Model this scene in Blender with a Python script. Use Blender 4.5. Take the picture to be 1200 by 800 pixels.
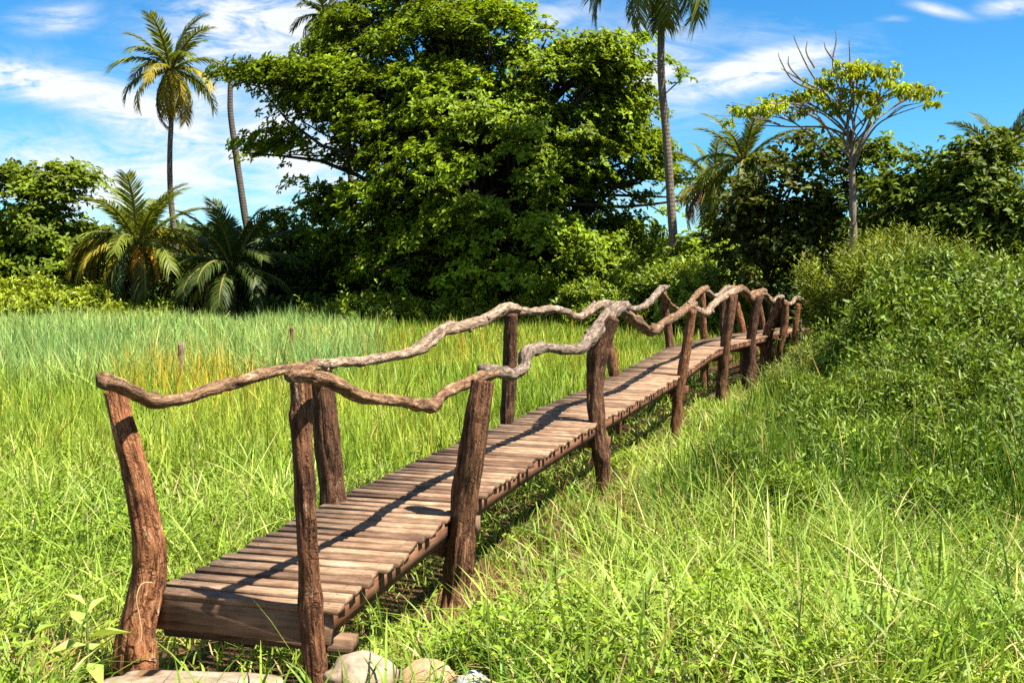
import bpy, math, random
import numpy as np
from mathutils import Vector, noise as mnoise

rad = math.radians
S = bpy.context.scene
COL = S.collection
for o in list(bpy.data.objects):
    bpy.data.objects.remove(o, do_unlink=True)

# ------------------------------------------------------------------ camera, sky, sun, exposure
H = 1.78                       # eye height
F = 1167.0                     # focal length in photo pixels (1200 wide)
PITCH = math.atan(70.0 / F)
SUN = Vector((0.535, -0.25, 1.0)).normalized()     # towards the sun

cam_d = bpy.data.cameras.new('camera')
cam = bpy.data.objects.new('camera', cam_d)
COL.objects.link(cam)
cam.location = (0, 0, H)
cam.rotation_euler = (math.pi / 2 - PITCH, 0, 0)
cam_d.sensor_width = 36
cam_d.lens = 36 * F / 1200
cam_d.clip_start = 0.05
cam_d.clip_end = 6000
cam_d.dof.use_dof = True
cam_d.dof.focus_distance = 8.0
cam_d.dof.aperture_fstop = 10
S.camera = cam

S.view_settings.view_transform = 'Standard'
S.view_settings.look = 'None'
S.view_settings.gamma = 1
S.view_settings.use_curve_mapping = False
S.view_settings.exposure = 1.9
SKY_STRENGTH = 0.05
SUN_STRENGTH = 5.0

S.cycles.use_denoising = False
S.cycles.denoising_prefilter = 'ACCURATE'
S.cycles.max_bounces = 6
S.cycles.diffuse_bounces = 3
S.cycles.transmission_bounces = 4
S.cycles.sample_clamp_indirect = 4

sl = bpy.data.lights.new('sun', 'SUN')
sl.energy = SUN_STRENGTH
sl.angle = rad(0.5)
sl.color = (1.0, 0.94, 0.84)
so = bpy.data.objects.new('sun', sl)
COL.objects.link(so)
so.rotation_euler = SUN.to_track_quat('Z', 'Y').to_euler()


class NT:
    """small helper for node trees"""
    def __init__(s, tree):
        s.t = tree
        s.n = tree.nodes
        s.l = tree.links

    def new(s, typ, **kw):
        n = s.n.new(typ)
        for k, v in kw.items():
            setattr(n, k, v)
        return n

    def put(s, sock, v):
        if v is None:
            return
        if hasattr(v, 'node') or isinstance(v, bpy.types.NodeSocket):
            s.l.new(v, sock)
        else:
            sock.default_value = v

    def math(s, op, a, b=None, c=None, clamp=False):
        n = s.new('ShaderNodeMath', operation=op, use_clamp=clamp)
        s.put(n.inputs[0], a); s.put(n.inputs[1], b)
        if c is not None:
            s.put(n.inputs[2], c)
        return n.outputs[0]

    def vmul(s, v, m):
        n = s.new('ShaderNodeVectorMath', operation='MULTIPLY')
        s.put(n.inputs[0], v); s.put(n.inputs[1], m)
        return n.outputs[0]

    def noise(s, v, scale, detail=4, rough=0.55, dist=0.0):
        n = s.new('ShaderNodeTexNoise')
        s.put(n.inputs['Vector'], v)
        n.inputs['Scale'].default_value = scale
        n.inputs['Detail'].default_value = detail
        n.inputs['Roughness'].default_value = rough
        n.inputs['Distortion'].default_value = dist
        return n.outputs['Fac']

    def ramp(s, f, stops, interp='LINEAR'):
        n = s.new('ShaderNodeValToRGB')
        n.color_ramp.interpolation = interp
        e = n.color_ramp.elements
        while len(e) < len(stops):
            e.new(0.5)
        for el, (p, c) in zip(e, stops):
            el.position = p
            el.color = tuple(c) + (1,) if len(c) == 3 else c
        s.put(n.inputs[0], f)
        return n.outputs[0]

    def mix(s, f, a, b, typ='MIX'):
        n = s.new('ShaderNodeMix', data_type='RGBA', blend_type=typ)
        s.put(n.inputs[0], f); s.put(n.inputs[6], a); s.put(n.inputs[7], b)
        return n.outputs[2]

    def maprange(s, v, a, b, c=0.0, d=1.0, smooth=False):
        n = s.new('ShaderNodeMapRange', interpolation_type='SMOOTHSTEP' if smooth else 'LINEAR')
        s.put(n.inputs[0], v)
        n.inputs[1].default_value = a; n.inputs[2].default_value = b
        n.inputs[3].default_value = c; n.inputs[4].default_value = d
        return n.outputs[0]

    def bump(s, h, strength, dist):
        n = s.new('ShaderNodeBump')
        n.inputs['Strength'].default_value = strength
        n.inputs['Distance'].default_value = dist
        s.put(n.inputs['Height'], h)
        return n.outputs[0]


def c4(c):
    return (c[0], c[1], c[2], 1.0)


def build_world():
    w = bpy.data.worlds.new('World')
    S.world = w
    w.use_nodes = True
    t = NT(w.node_tree)
    t.n.clear()
    out = t.new('ShaderNodeOutputWorld')
    bg = t.new('ShaderNodeBackground')
    bg.inputs[1].default_value = SKY_STRENGTH
    t.l.new(bg.outputs[0], out.inputs[0])
    sky = t.new('ShaderNodeTexSky', sky_type='NISHITA')
    sky.sun_disc = False
    sky.sun_elevation = math.asin(SUN.z)
    sky.sun_rotation = math.atan2(SUN.x, SUN.y)
    sky.air_density = 1.0
    sky.dust_density = 0.3
    sky.ozone_density = 2.5
    hs = t.new('ShaderNodeHueSaturation')
    hs.inputs['Saturation'].default_value = 1.3
    hs.inputs['Value'].default_value = 1.0
    t.l.new(sky.outputs[0], hs.inputs['Color'])
    base = t.mix(1.0, hs.outputs[0], c4((0.45, 0.86, 1.0)), 'MULTIPLY')
    # cirrus: soft streaks placed by direction, broken up by stretched noise
    tc = t.new('ShaderNodeTexCoord')
    sp = t.new('ShaderNodeSeparateXYZ')
    t.l.new(tc.outputs['Generated'], sp.inputs[0])
    y = t.math('MAXIMUM', t.math('ABSOLUTE', sp.outputs[1]), 0.05)
    u = t.math('DIVIDE', sp.outputs[0], y)
    v = t.math('DIVIDE', sp.outputs[2], y)
    # px centre, px radii, rotation (deg, anticlockwise), weight
    streaks = [(40, 98, 140, 20, -10, 1.1), (175, 140, 130, 30, -20, .95), (300, 35, 105, 46, 8, 1.05), (330, 85, 60, 45, -5, .7),
               (75, 28, 45, 16, 5, .55), (110, 215, 260, 55, 3, .8), (330, 180, 140, 70, 0, .75), (250, 120, 90, 40, -20, .55),
               (20, 170, 80, 22, -5, .35), (235, 20, 22, 40, 20, .5),
               (875, 87, 100, 19, 14, 1.15), (800, 105, 60, 14, 10, .7), (750, 90, 90, 60, 0, .6), (640, 30, 60, 25, 10, .5), (965, 75, 60, 12, 8, .3),
               (1092, 18, 34, 6, -12, .55), (1172, 14, 34, 9, 5, .75), (1040, 28, 20, 4, 0, .25), (880, 50, 90, 20, 5, .2),
               (1100, 240, 200, 40, 0, .18), (600, 260, 500, 60, 0, .3)]
    dens = None
    for (px, py, rx, ry, rot, wt) in streaks:
        du = t.math('SUBTRACT', u, (px - 600) / F)
        dv = t.math('SUBTRACT', v, (330 - py) / F)
        ca, sa = math.cos(rad(rot)), math.sin(rad(rot))
        a = t.math('ADD', t.math('MULTIPLY', du, ca * F / rx), t.math('MULTIPLY', dv, sa * F / rx))
        b = t.math('ADD', t.math('MULTIPLY', du, -sa * F / ry), t.math('MULTIPLY', dv, ca * F / ry))
        d2 = t.math('ADD', t.math('MULTIPLY', a, a), t.math('MULTIPLY', b, b))
        g = t.math('MULTIPLY', t.math('EXPONENT', t.math('MULTIPLY', d2, -1.0)), wt)
        dens = g if dens is None else t.math('MAXIMUM', dens, g)
    cv = t.new('ShaderNodeCombineXYZ')
    t.l.new(u, cv.inputs[0]); t.l.new(v, cv.inputs[1])
    mp = t.new('ShaderNodeMapping')
    mp.inputs['Rotation'].default_value = (0, 0, rad(-14))
    mp.inputs['Scale'].default_value = (3.6, 13.0, 1)
    t.l.new(cv.outputs[0], mp.inputs[0])
    n1 = t.noise(mp.outputs[0], 2.4, 10, 0.66, 1.4)
    n2 = t.noise(cv.outputs[0], 11.0, 8, 0.65, 1.0)
    nn = t.math('ADD', t.math('MULTIPLY', n1, 0.75), t.math('MULTIPLY', n2, 0.25))
    nn = t.maprange(nn, 0.36, 0.62, 0.05, 1.45)
    m = t.math('MULTIPLY', dens, nn)
    m = t.maprange(m, 0.02, 0.75, 0.0, 0.97)
    front = t.math('GREATER_THAN', sp.outputs[1], 0.0)
    m = t.math('MULTIPLY', m, front)
    ov = t.noise(tc.outputs['Generated'], 2.6, 7, 0.6, 0.6)  # unseen clouds overhead and behind the camera, added for neutral fill light
    ov = t.maprange(ov, 0.42, 0.64, 0.0, 0.75)
    away = t.math('MAXIMUM', t.maprange(sp.outputs[1], 0.25, -0.15), t.maprange(sp.outputs[2], 0.5, 0.75))
    m = t.math('MAXIMUM', m, t.math('MULTIPLY', ov, away))
    cloud = c4((5.4, 5.6, 5.8))
    col = t.mix(m, base, cloud)
    t.l.new(col, bg.inputs[0])


build_world()

# ------------------------------------------------------------------ helpers
CP, SP_ = math.cos(PITCH), math.sin(PITCH)


def at(px, py, Y):
    """world point seen at photo pixel (px, py), at distance Y along the ground"""
    u, v = (px - 600) / F, (400 - py) / F
    d = Vector((u, CP + v * SP_, -SP_ + v * CP))
    k = Y / d.y
    return Vector((d.x * k, Y, H + d.z * k))


def px_of(x, y, z):
    dx, dy, dz = x, y, z - H
    dep = dy * CP - dz * SP_
    up = dy * SP_ + dz * CP
    return 600 + F * dx / dep, 400 - F * up / dep


def hash2(ix, iy, seed):
    h = (ix.astype(np.int64) * 374761393 + iy.astype(np.int64) * 668265263 + seed * 1442695041) & 0x7fffffff
    h = ((h ^ (h >> 13)) * 1274126177) & 0x7fffffff
    h = h ^ (h >> 16)
    return (h & 0xffffff) / float(0xffffff)


def vnoise(x, y, seed=0):
    x = np.asarray(x, float); y = np.asarray(y, float)
    ix, iy = np.floor(x), np.floor(y)
    fx, fy = x - ix, y - iy
    fx = fx * fx * (3 - 2 * fx); fy = fy * fy * (3 - 2 * fy)
    a = hash2(ix, iy, seed); b = hash2(ix + 1, iy, seed)
    c = hash2(ix, iy + 1, seed); d = hash2(ix + 1, iy + 1, seed)
    return (a * (1 - fx) + b * fx) * (1 - fy) + (c * (1 - fx) + d * fx) * fy


def fbm(x, y, seed=0, oct=4):
    s = 0; a = 0.5; tot = 0
    for i in range(oct):
        s = s + a * vnoise(np.asarray(x) * 2 ** i, np.asarray(y) * 2 ** i, seed + i * 17)
        tot += a; a *= 0.5
    return s / tot


def sstep(a, b, x):
    t = np.clip((np.asarray(x, float) - a) / (b - a), 0, 1)
    return t * t * (3 - 2 * t)


def mesh_np(name, V, faces, mat, parent=None, cols=None, rest=None, smooth=False, link=True):
    """faces: list of (n,k) int arrays"""
    me = bpy.data.meshes.new(name)
    V = np.asarray(V, np.float32).reshape(-1, 3)
    faces = [np.asarray(f, np.int32) for f in faces if len(f)]
    loops = np.concatenate([f.ravel() for f in faces])
    tot = np.concatenate([np.full(len(f), f.shape[1], np.int32) for f in faces])
    start = np.concatenate([[0], np.cumsum(tot)[:-1]]).astype(np.int32)
    me.vertices.add(len(V)); me.vertices.foreach_set('co', V.ravel())
    me.loops.add(len(loops)); me.loops.foreach_set('vertex_index', loops)
    me.polygons.add(len(tot)); me.polygons.foreach_set('loop_start', start)
    try:
        me.polygons.foreach_set('loop_total', tot)
    except Exception:
        pass
    if smooth:
        me.polygons.foreach_set('use_smooth', np.ones(len(tot), bool))
    if cols is not None:
        a = me.attributes.new('tint', 'FLOAT_COLOR', 'POINT')
        c = np.ones((len(V), 4), np.float32); c[:, :3] = cols
        a.data.foreach_set('color', c.ravel())
    if rest is not None:
        a = me.attributes.new('rest', 'FLOAT_VECTOR', 'POINT')
        a.data.foreach_set('vector', np.asarray(rest, np.float32).ravel())
    me.update(calc_edges=True)
    me.materials.append(mat)
    o = bpy.data.objects.new(name, me)
    if link:
        COL.objects.link(o)
    if parent:
        o.parent = parent
    return o


def tag(o, label=None, cat=None, group=None, kind=None):
    if label: o['label'] = label
    if cat: o['category'] = cat
    if group: o['group'] = group
    if kind: o['kind'] = kind
    return o


def empty(name, loc, label, cat, group=None, rz=0.0):
    o = bpy.data.objects.new(name, None)
    COL.objects.link(o)
    o.location = loc
    o.rotation_euler = (0, 0, rz)
    o.empty_display_size = 0.3
    return tag(o, label, cat, group)


def copy_thing(root, loc, rz, scale, label, group=None):
    r = root.copy(); COL.objects.link(r)
    r.location = loc; r.rotation_euler = (0, 0, rz); r.scale = scale
    r['label'] = label
    if group: r['group'] = group
    for ch in list(root.children):
        c = ch.copy(); COL.objects.link(c); c.parent = r
        for g in list(ch.children):
            d = g.copy(); COL.objects.link(d); d.parent = c
    return r


# ------------------------------------------------------------------ materials
def new_mat(name):
    m = bpy.data.materials.new(name)
    m.use_nodes = True
    t = NT(m.node_tree)
    t.n.clear()
    out = t.new('ShaderNodeOutputMaterial')
    return m, t, out


def principled(t, out, col, rough=0.8, spec=0.3, normal=None):
    b = t.new('ShaderNodeBsdfPrincipled')
    t.put(b.inputs['Base Color'], col)
    t.put(b.inputs['Roughness'], rough)
    b.inputs['Specular IOR Level'].default_value = spec
    if normal is not None:
        t.l.new(normal, b.inputs['Normal'])
    if out is not None:
        t.l.new(b.outputs[0], out.inputs[0])
    return b


def leaf_mat(name, trans=0.38, rough=0.45, spec=0.35, warm=(1.25, 1.1, 0.55), vary=False):
    m, t, out = new_mat(name)
    at_ = t.new('ShaderNodeAttribute', attribute_name='tint')
    oi = t.new('ShaderNodeObjectInfo')
    col = t.mix(1.0, at_.outputs['Color'], t.ramp(oi.outputs['Random'], [(0.0, (0.78, 0.8, 0.85)), (0.5, (1, 1, 1)), (1.0, (1.22, 1.16, 1.0))]), 'MULTIPLY') if vary else at_.outputs['Color']
    b = principled(t, None, col, rough, spec)
    tr = t.new('ShaderNodeBsdfTranslucent')
    t.l.new(t.mix(1.0, col, c4(warm), 'MULTIPLY'), tr.inputs[0])
    mx = t.new('ShaderNodeMixShader')
    mx.inputs[0].default_value = trans
    t.l.new(b.outputs[0], mx.inputs[1]); t.l.new(tr.outputs[0], mx.inputs[2])
    t.l.new(mx.outputs[0], out.inputs[0])
    return m


def bark_mat(name, dark, mid, light, pale=None, pale_amt=0.0, bump=0.75, ring=False, flake=24):
    m, t, out = new_mat(name)
    a = t.new('ShaderNodeAttribute', attribute_name='rest')
    v = a.outputs['Vector']
    oi = t.new('ShaderNodeObjectInfo')
    ad = t.new('ShaderNodeVectorMath', operation='ADD')
    t.l.new(v, ad.inputs[0])
    cmb = t.new('ShaderNodeCombineXYZ')
    r10 = t.math('MULTIPLY', oi.outputs['Random'], 37.0)
    t.l.new(r10, cmb.inputs[2])
    t.l.new(cmb.outputs[0], ad.inputs[1])
    v = ad.outputs[0]
    fib = t.noise(t.vmul(v, (1, 1, 0.17)), 44, 7, 0.66, 0.6)
    blo = t.noise(t.vmul(v, (1, 1, 0.5)), 17, 6, 0.66, 0.4)
    fine = t.noise(v, 160, 3, 0.6)
    f = t.math('ADD', t.math('MULTIPLY', fib, 0.55), t.math('MULTIPLY', blo, 0.45))
    f = t.math('ADD', f, t.math('MULTIPLY', t.math('SUBTRACT', fine, 0.5), 0.25))
    col = t.ramp(f, [(0.36, dark), (0.5, mid), (0.66, light)])
    if pale:
        pn = t.noise(t.vmul(v, (1, 1, 0.5)), 17, 5, 0.65, 0.3)
        pm = t.maprange(pn, 0.66 - pale_amt, 0.70 - pale_amt)
        col = t.mix(pm, col, c4(pale))
    # lengthwise cracks
    ck = t.noise(t.vmul(v, (1, 1, 0.055)), 30, 3, 0.5, 0.6)
    ck = t.math('ABSOLUTE', t.math('SUBTRACT', ck, 0.5))
    ckm = t.maprange(ck, 0.0, 0.016, 1, 0)
    col = t.mix(t.math('MULTIPLY', ckm, 0.8), col, c4([x * 0.25 for x in dark]))
    vo = t.new('ShaderNodeTexVoronoi', feature='DISTANCE_TO_EDGE')
    wv = t.new('ShaderNodeVectorMath', operation='MULTIPLY_ADD')
    t.l.new(t.vmul(v, (1, 1, 0.13)), wv.inputs[0])
    wv.inputs[1].default_value = (1, 1, 1)
    nz = t.new('ShaderNodeTexNoise'); nz.inputs['Scale'].default_value = 30; nz.inputs['Detail'].default_value = 3
    t.l.new(v, nz.inputs['Vector'])
    t.l.new(t.vmul(nz.outputs['Color'], (0.035, 0.035, 0.035)), wv.inputs[2])
    t.l.new(wv.outputs[0], vo.inputs['Vector']); vo.inputs['Scale'].default_value = flake
    fl = t.maprange(vo.outputs['Distance'], 0.0, 0.12, 1, 0)
    col = t.mix(t.math('MULTIPLY', fl, 0.4), col, c4([x * 0.6 for x in dark]))
    h = t.math('SUBTRACT', t.math('ADD', fib, t.math('MULTIPLY', blo, 0.8)), t.math('MULTIPLY', ckm, 0.6))
    h = t.math('SUBTRACT', h, t.math('MULTIPLY', fl, 0.35))
    if ring:
        rg = t.new('ShaderNodeTexWave', bands_direction='Z')
        t.l.new(v, rg.inputs['Vector']); rg.inputs['Scale'].default_value = 2.2
        rg.inputs['Distortion'].default_value = 1.2
        h = t.math('ADD', h, t.math('MULTIPLY', rg.outputs['Fac'], 0.6))
        col = t.mix(t.math('MULTIPLY', rg.outputs['Fac'], 0.35), col, c4(dark))
    col = t.mix(1.0, col, t.ramp(t.math('FRACT', t.math('MULTIPLY', oi.outputs['Random'], 7.3)), [(0.0, (0.72, 0.74, 0.78)), (0.35, (0.95, 0.93, 0.9)), (0.7, (1.08, 1.02, 0.95)), (1.0, (1.22, 1.2, 1.16))]), 'MULTIPLY')
    nb = t.bump(h, bump, 0.02)
    principled(t, out, col, 0.86, 0.18, nb)
    return m


def plank_mat():
    m, t, out = new_mat('weathered_planks')
    g = t.new('ShaderNodeNewGeometry')
    a = t.new('ShaderNodeAttribute', attribute_name='rest')
    ri = g.outputs['Random Per Island']
    cmb = t.new('ShaderNodeCombineXYZ')
    t.l.new(t.math('MULTIPLY', ri, 91.0), cmb.inputs[2])
    ad = t.new('ShaderNodeVectorMath', operation='ADD')
    t.l.new(a.outputs['Vector'], ad.inputs[0]); t.l.new(cmb.outputs[0], ad.inputs[1])
    v = ad.outputs[0]
    gr = t.noise(t.vmul(v, (0.09, 1, 1)), 70, 6, 0.65, 0.8)
    bl = t.noise(v, 7, 4, 0.6)
    f = t.math('ADD', t.math('MULTIPLY', gr, 0.6), t.math('MULTIPLY', bl, 0.4))
    col = t.ramp(f, [(0.32, (0.048, 0.026, 0.014)), (0.5, (0.178, 0.112, 0.066)), (0.66, (0.325, 0.237, 0.156))])
    tone = t.ramp(ri, [(0.0, (0.42, 0.34, 0.30)), (0.3, (0.86, 0.78, 0.72)), (0.55, (1.05, 1.0, 0.96)), (1.0, (1.2, 1.14, 1.08))])
    col = t.mix(1.0, col, tone, 'MULTIPLY')
    # nail spots near both ends and stains with a shape of their own
    st = t.noise(t.vmul(v, (0.6, 1, 1)), 3.2, 3, 0.5)
    col = t.mix(t.maprange(st, 0.58, 0.72, 0, 0.55), col, c4((0.045, 0.024, 0.015)))
    sx = t.new('ShaderNodeSeparateXYZ')
    t.l.new(a.outputs['Vector'], sx.inputs[0])
    dx = t.math('SUBTRACT', t.math('ABSOLUTE', sx.outputs[0]), 0.392)
    dy = t.math('SUBTRACT', t.math('ABSOLUTE', sx.outputs[1]), 0.019)
    nd = t.math('SQRT', t.math('ADD', t.math('MULTIPLY', dx, dx), t.math('MULTIPLY', dy, dy)))
    col = t.mix(t.maprange(nd, 0.0045, 0.0065, 0.85, 0), col, c4((0.03, 0.02, 0.016)))
    nb = t.bump(gr, 0.6, 0.006)
    principled(t, out, col, 0.8, 0.25, nb)
    return m


def board_mat(name, dark, mid, light):
    m, t, out = new_mat(name)
    a = t.new('ShaderNodeAttribute', attribute_name='rest')
    v = a.outputs['Vector']
    gr = t.noise(t.vmul(v, (0.07, 1, 1)), 55, 6, 0.65, 0.7)
    bl = t.noise(v, 5, 4, 0.6)
    f = t.math('ADD', t.math('MULTIPLY', gr, 0.55), t.math('MULTIPLY', bl, 0.45))
    col = t.ramp(f, [(0.34, dark), (0.5, mid), (0.68, light)])
    principled(t, out, col, 0.85, 0.2, t.bump(gr, 0.6, 0.006))
    return m


def stone_mat(name, a, b, c, stain=None):
    m, t, out = new_mat(name)
    tc = t.new('ShaderNodeTexCoord')
    v = tc.outputs['Object']
    n = t.noise(v, 9, 6, 0.65, 0.3)
    n2 = t.noise(v, 60, 4, 0.6)
    f = t.math('ADD', t.math('MULTIPLY', n, 0.75), t.math('MULTIPLY', n2, 0.25))
    col = t.ramp(f, [(0.35, a), (0.52, b), (0.66, c)])
    if stain:
        s = t.noise(v, 3.4, 4, 0.6, 0.4)
        col = t.mix(t.maprange(s, 0.52, 0.62, 0, 0.8), col, c4(stain))
    principled(t, out, col, 0.85, 0.25, t.bump(f, 0.5, 0.01))
    return m


def ground_mat():
    m, t, out = new_mat('marsh_soil')
    tc = t.new('ShaderNodeTexCoord')
    v = tc.outputs['Object']
    n = t.noise(v, 1.3, 6, 0.62, 0.3)
    n2 = t.noise(v, 16, 5, 0.65)
    f = t.math('ADD', t.math('MULTIPLY', n, 0.55), t.math('MULTIPLY', n2, 0.45))
    col = t.ramp(f, [(0.34, (0.012, 0.007, 0.004)), (0.48, (0.038, 0.018, 0.008)), (0.58, (0.07, 0.038, 0.015)), (0.7, (0.10, 0.075, 0.03))])
    principled(t, out, col, 0.95, 0.15, t.bump(n2, 0.8, 0.03))
    return m


M_LEAF = leaf_mat('broad_leaf', 0.36, 0.55, 0.16)
M_PALM = leaf_mat('palm_leaf', 0.32, 0.5, 0.2)
M_SHRUB = leaf_mat('shrub_leaf', 0.28, 0.5, 0.22, vary=True)
M_GRASS = leaf_mat('grass_blade', 0.38, 0.5, 0.22, (1.1, 1.08, 0.6))
M_BARK = bark_mat('rough_bark', (0.016, 0.007, 0.004), (0.12, 0.054, 0.025), (0.29, 0.155, 0.08), (0.36, 0.26, 0.17), -0.005)
M_BARK_RED = bark_mat('red_brown_bark', (0.024, 0.010, 0.005), (0.17, 0.068, 0.027), (0.33, 0.165, 0.08), (0.42, 0.3, 0.19), 0.02)
M_BARK_DARK = bark_mat('dark_bark', (0.009, 0.005, 0.004), (0.06, 0.028, 0.015), (0.17, 0.088, 0.046), (0.24, 0.17, 0.12), -0.04)
M_RAIL_BROWN = bark_mat('brown_driftwood', (0.028, 0.014, 0.007), (0.165, 0.092, 0.048), (0.34, 0.225, 0.135), (0.4, 0.3, 0.2), 0.02, 0.65)
M_RAIL_GREY = bark_mat('grey_driftwood', (0.045, 0.027, 0.017), (0.23, 0.16, 0.108), (0.41, 0.32, 0.24), (0.47, 0.385, 0.30), 0.05, 0.65)
M_TRUNK = bark_mat('grey_trunk', (0.07, 0.055, 0.04), (0.19, 0.155, 0.12), (0.30, 0.255, 0.205), None, 0, 0.8)
M_TRUNK_DARK = bark_mat('brown_trunk', (0.02, 0.014, 0.01), (0.06, 0.042, 0.028), (0.10, 0.075, 0.052), None, 0, 0.8)
M_PALMTRUNK = bark_mat('palm_trunk', (0.05, 0.04, 0.03), (0.15, 0.12, 0.092), (0.24, 0.2, 0.16), None, 0, 0.8, ring=True)
M_PLANK = plank_mat()
M_BEAM = board_mat('red_beam', (0.04, 0.016, 0.008), (0.12, 0.05, 0.024), (0.19, 0.095, 0.05))
M_FASCIA = board_mat('brown_board', (0.05, 0.026, 0.014), (0.15, 0.088, 0.05), (0.24, 0.155, 0.095))
M_GROUND = ground_mat()

# ------------------------------------------------------------------ the bridge's line (world), needed by the ground
LEFT = [(-1.66, 4.50, .353), (-1.0, 7.07, .35), (-.11, 9.87, .355), (1.46, 14.0, .47), (2.77, 17.5, .62),
        (4.08, 20.5, .62), (5.76, 24.0, .59), (7.55, 27.4, .54)]
DECK_W = 0.88


def catmull(P, n=40):
    P = [np.array(p, float) for p in P]
    P = [2 * P[0] - P[1]] + P + [2 * P[-1] - P[-2]]
    out = []
    for i in range(1, len(P) - 2):
        p0, p1, p2, p3 = P[i - 1:i + 3]
        for k in range(n):
            t = k / n
            out.append(0.5 * ((2 * p1) + (-p0 + p2) * t + (2 * p0 - 5 * p1 + 4 * p2 - p3) * t * t + (-p0 + 3 * p1 - 3 * p2 + p3) * t ** 3))
    out.append(P[-2])
    return np.array(out)


LC = catmull(LEFT, 40)
T_ = np.gradient(LC, axis=0)
T_ /= np.linalg.norm(T_[:, :2], axis=1)[:, None]
PERP = np.stack([T_[:, 1], -T_[:, 0], 0 * T_[:, 0]], 1)
RC = LC + PERP * DECK_W
MC = LC + PERP * DECK_W * 0.5
ARC = np.concatenate([[0], np.cumsum(np.linalg.norm(np.diff(LC[:, :2], axis=0), axis=1))])


def edge_at_px(C, px):
    """point of an edge curve seen in photo column px"""
    q = np.array([px_of(*p)[0] for p in C])
    if px <= q[0]:
        return Vector(C[0])
    if px >= q[-1]:
        return Vector(C[-1])
    i = int(np.searchsorted(q, px))
    t = (px - q[i - 1]) / (q[i] - q[i - 1])
    return Vector(C[i - 1] * (1 - t) + C[i] * t)


def bridge_dist(x, y):
    """signed distance to the centre line (positive right), vectorised"""
    x = np.asarray(x, float); y = np.asarray(y, float)
    sh = x.shape
    x = x.ravel(); y = y.ravel()
    idx = np.clip(np.searchsorted(MC[:, 1], y), 0, len(MC) - 1)
    best = np.full(x.shape, 1e9); sgn = np.zeros_like(best)
    for off in (-24, -16, -10, -6, -3, -1, 0, 1, 3, 6, 10, 16, 24):
        j = np.clip(idx + off, 0, len(MC) - 1)
        dx = x - MC[j, 0]; dy = y - MC[j, 1]
        d = np.hypot(dx, dy)
        s = dx * PERP[j, 0] + dy * PERP[j, 1]
        m = d < best
        best = np.where(m, d, best); sgn = np.where(m, s, sgn)
    return (np.sign(sgn) * best).reshape(sh)


def gz(x, y):
    x = np.asarray(x, float); y = np.asarray(y, float)
    z = 0.10 - 0.40 * sstep(4.35, 6.6, y + 0.12 * np.abs(x) + 0.8 * np.exp(-(bridge_dist(x, y) / 1.3) ** 2))
    z = z + 0.10 * (fbm(x * 0.5, y * 0.5, 3, 3) - 0.5)
    near = np.exp(-(bridge_dist(x, y) - 0.25) ** 2 / 1.1) * sstep(5.0, 7.5, y)
    z = z - 0.14 * near
    z = z + 0.25 * sstep(4.0, 9.0, x - 0.25 * y + 2.0) * sstep(6, 10, y) * (1 - sstep(30, 60, y))
    z = z + 0.05 * (fbm(x * 3.1, y * 3.1, 33, 4) - 0.5) * np.exp(-(bridge_dist(x, y) / 1.6) ** 2)
    return z


def gz1(x, y):
    return float(gz(np.array([x]), np.array([y]))[0])


def build_ground():
    def axis(lo, hi, step, far):
        a = list(np.arange(lo, hi + 1e-6, step))
        g = step; p = hi
        while p < far:
            g *= 1.35; p += g; a.append(p)
        g = step; p = lo; pre = []
        while p > -far:
            g *= 1.35; p -= g; pre.append(p)
        return np.array(pre[::-1] + a)
    xs = axis(-12, 14, 0.16, 2500)
    ys = axis(2.5, 32, 0.16, 2500)
    X, Y = np.meshgrid(xs, ys)
    Z = gz(X, Y)
    nx, ny = len(xs), len(ys)
    V = np.stack([X.ravel(), Y.ravel(), Z.ravel()], 1)
    i = np.arange(nx * ny).reshape(ny, nx)
    Fq = np.stack([i[:-1, :-1].ravel(), i[:-1, 1:].ravel(), i[1:, 1:].ravel(), i[1:, :-1].ravel()], 1)
    o = mesh_np('ground', V, [Fq], M_GROUND, smooth=True)
    tag(o, kind='structure')


build_ground()


# ------------------------------------------------------------------ tubes, boxes
def resample(P, R, n):
    P = np.array([list(p) for p in P], float)
    R = np.array(R, float)
    C = catmull(P, 12)
    d = np.concatenate([[0], np.cumsum(np.linalg.norm(np.diff(C, axis=0), axis=1))])
    ti = np.linspace(0, len(P) - 1, len(C))
    rr = np.interp(ti, np.arange(len(P)), R)
    s = np.linspace(0, d[-1], n)
    out = np.stack([np.interp(s, d, C[:, k]) for k in range(3)], 1)
    return out, np.interp(s, d, rr), d[-1]


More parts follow.
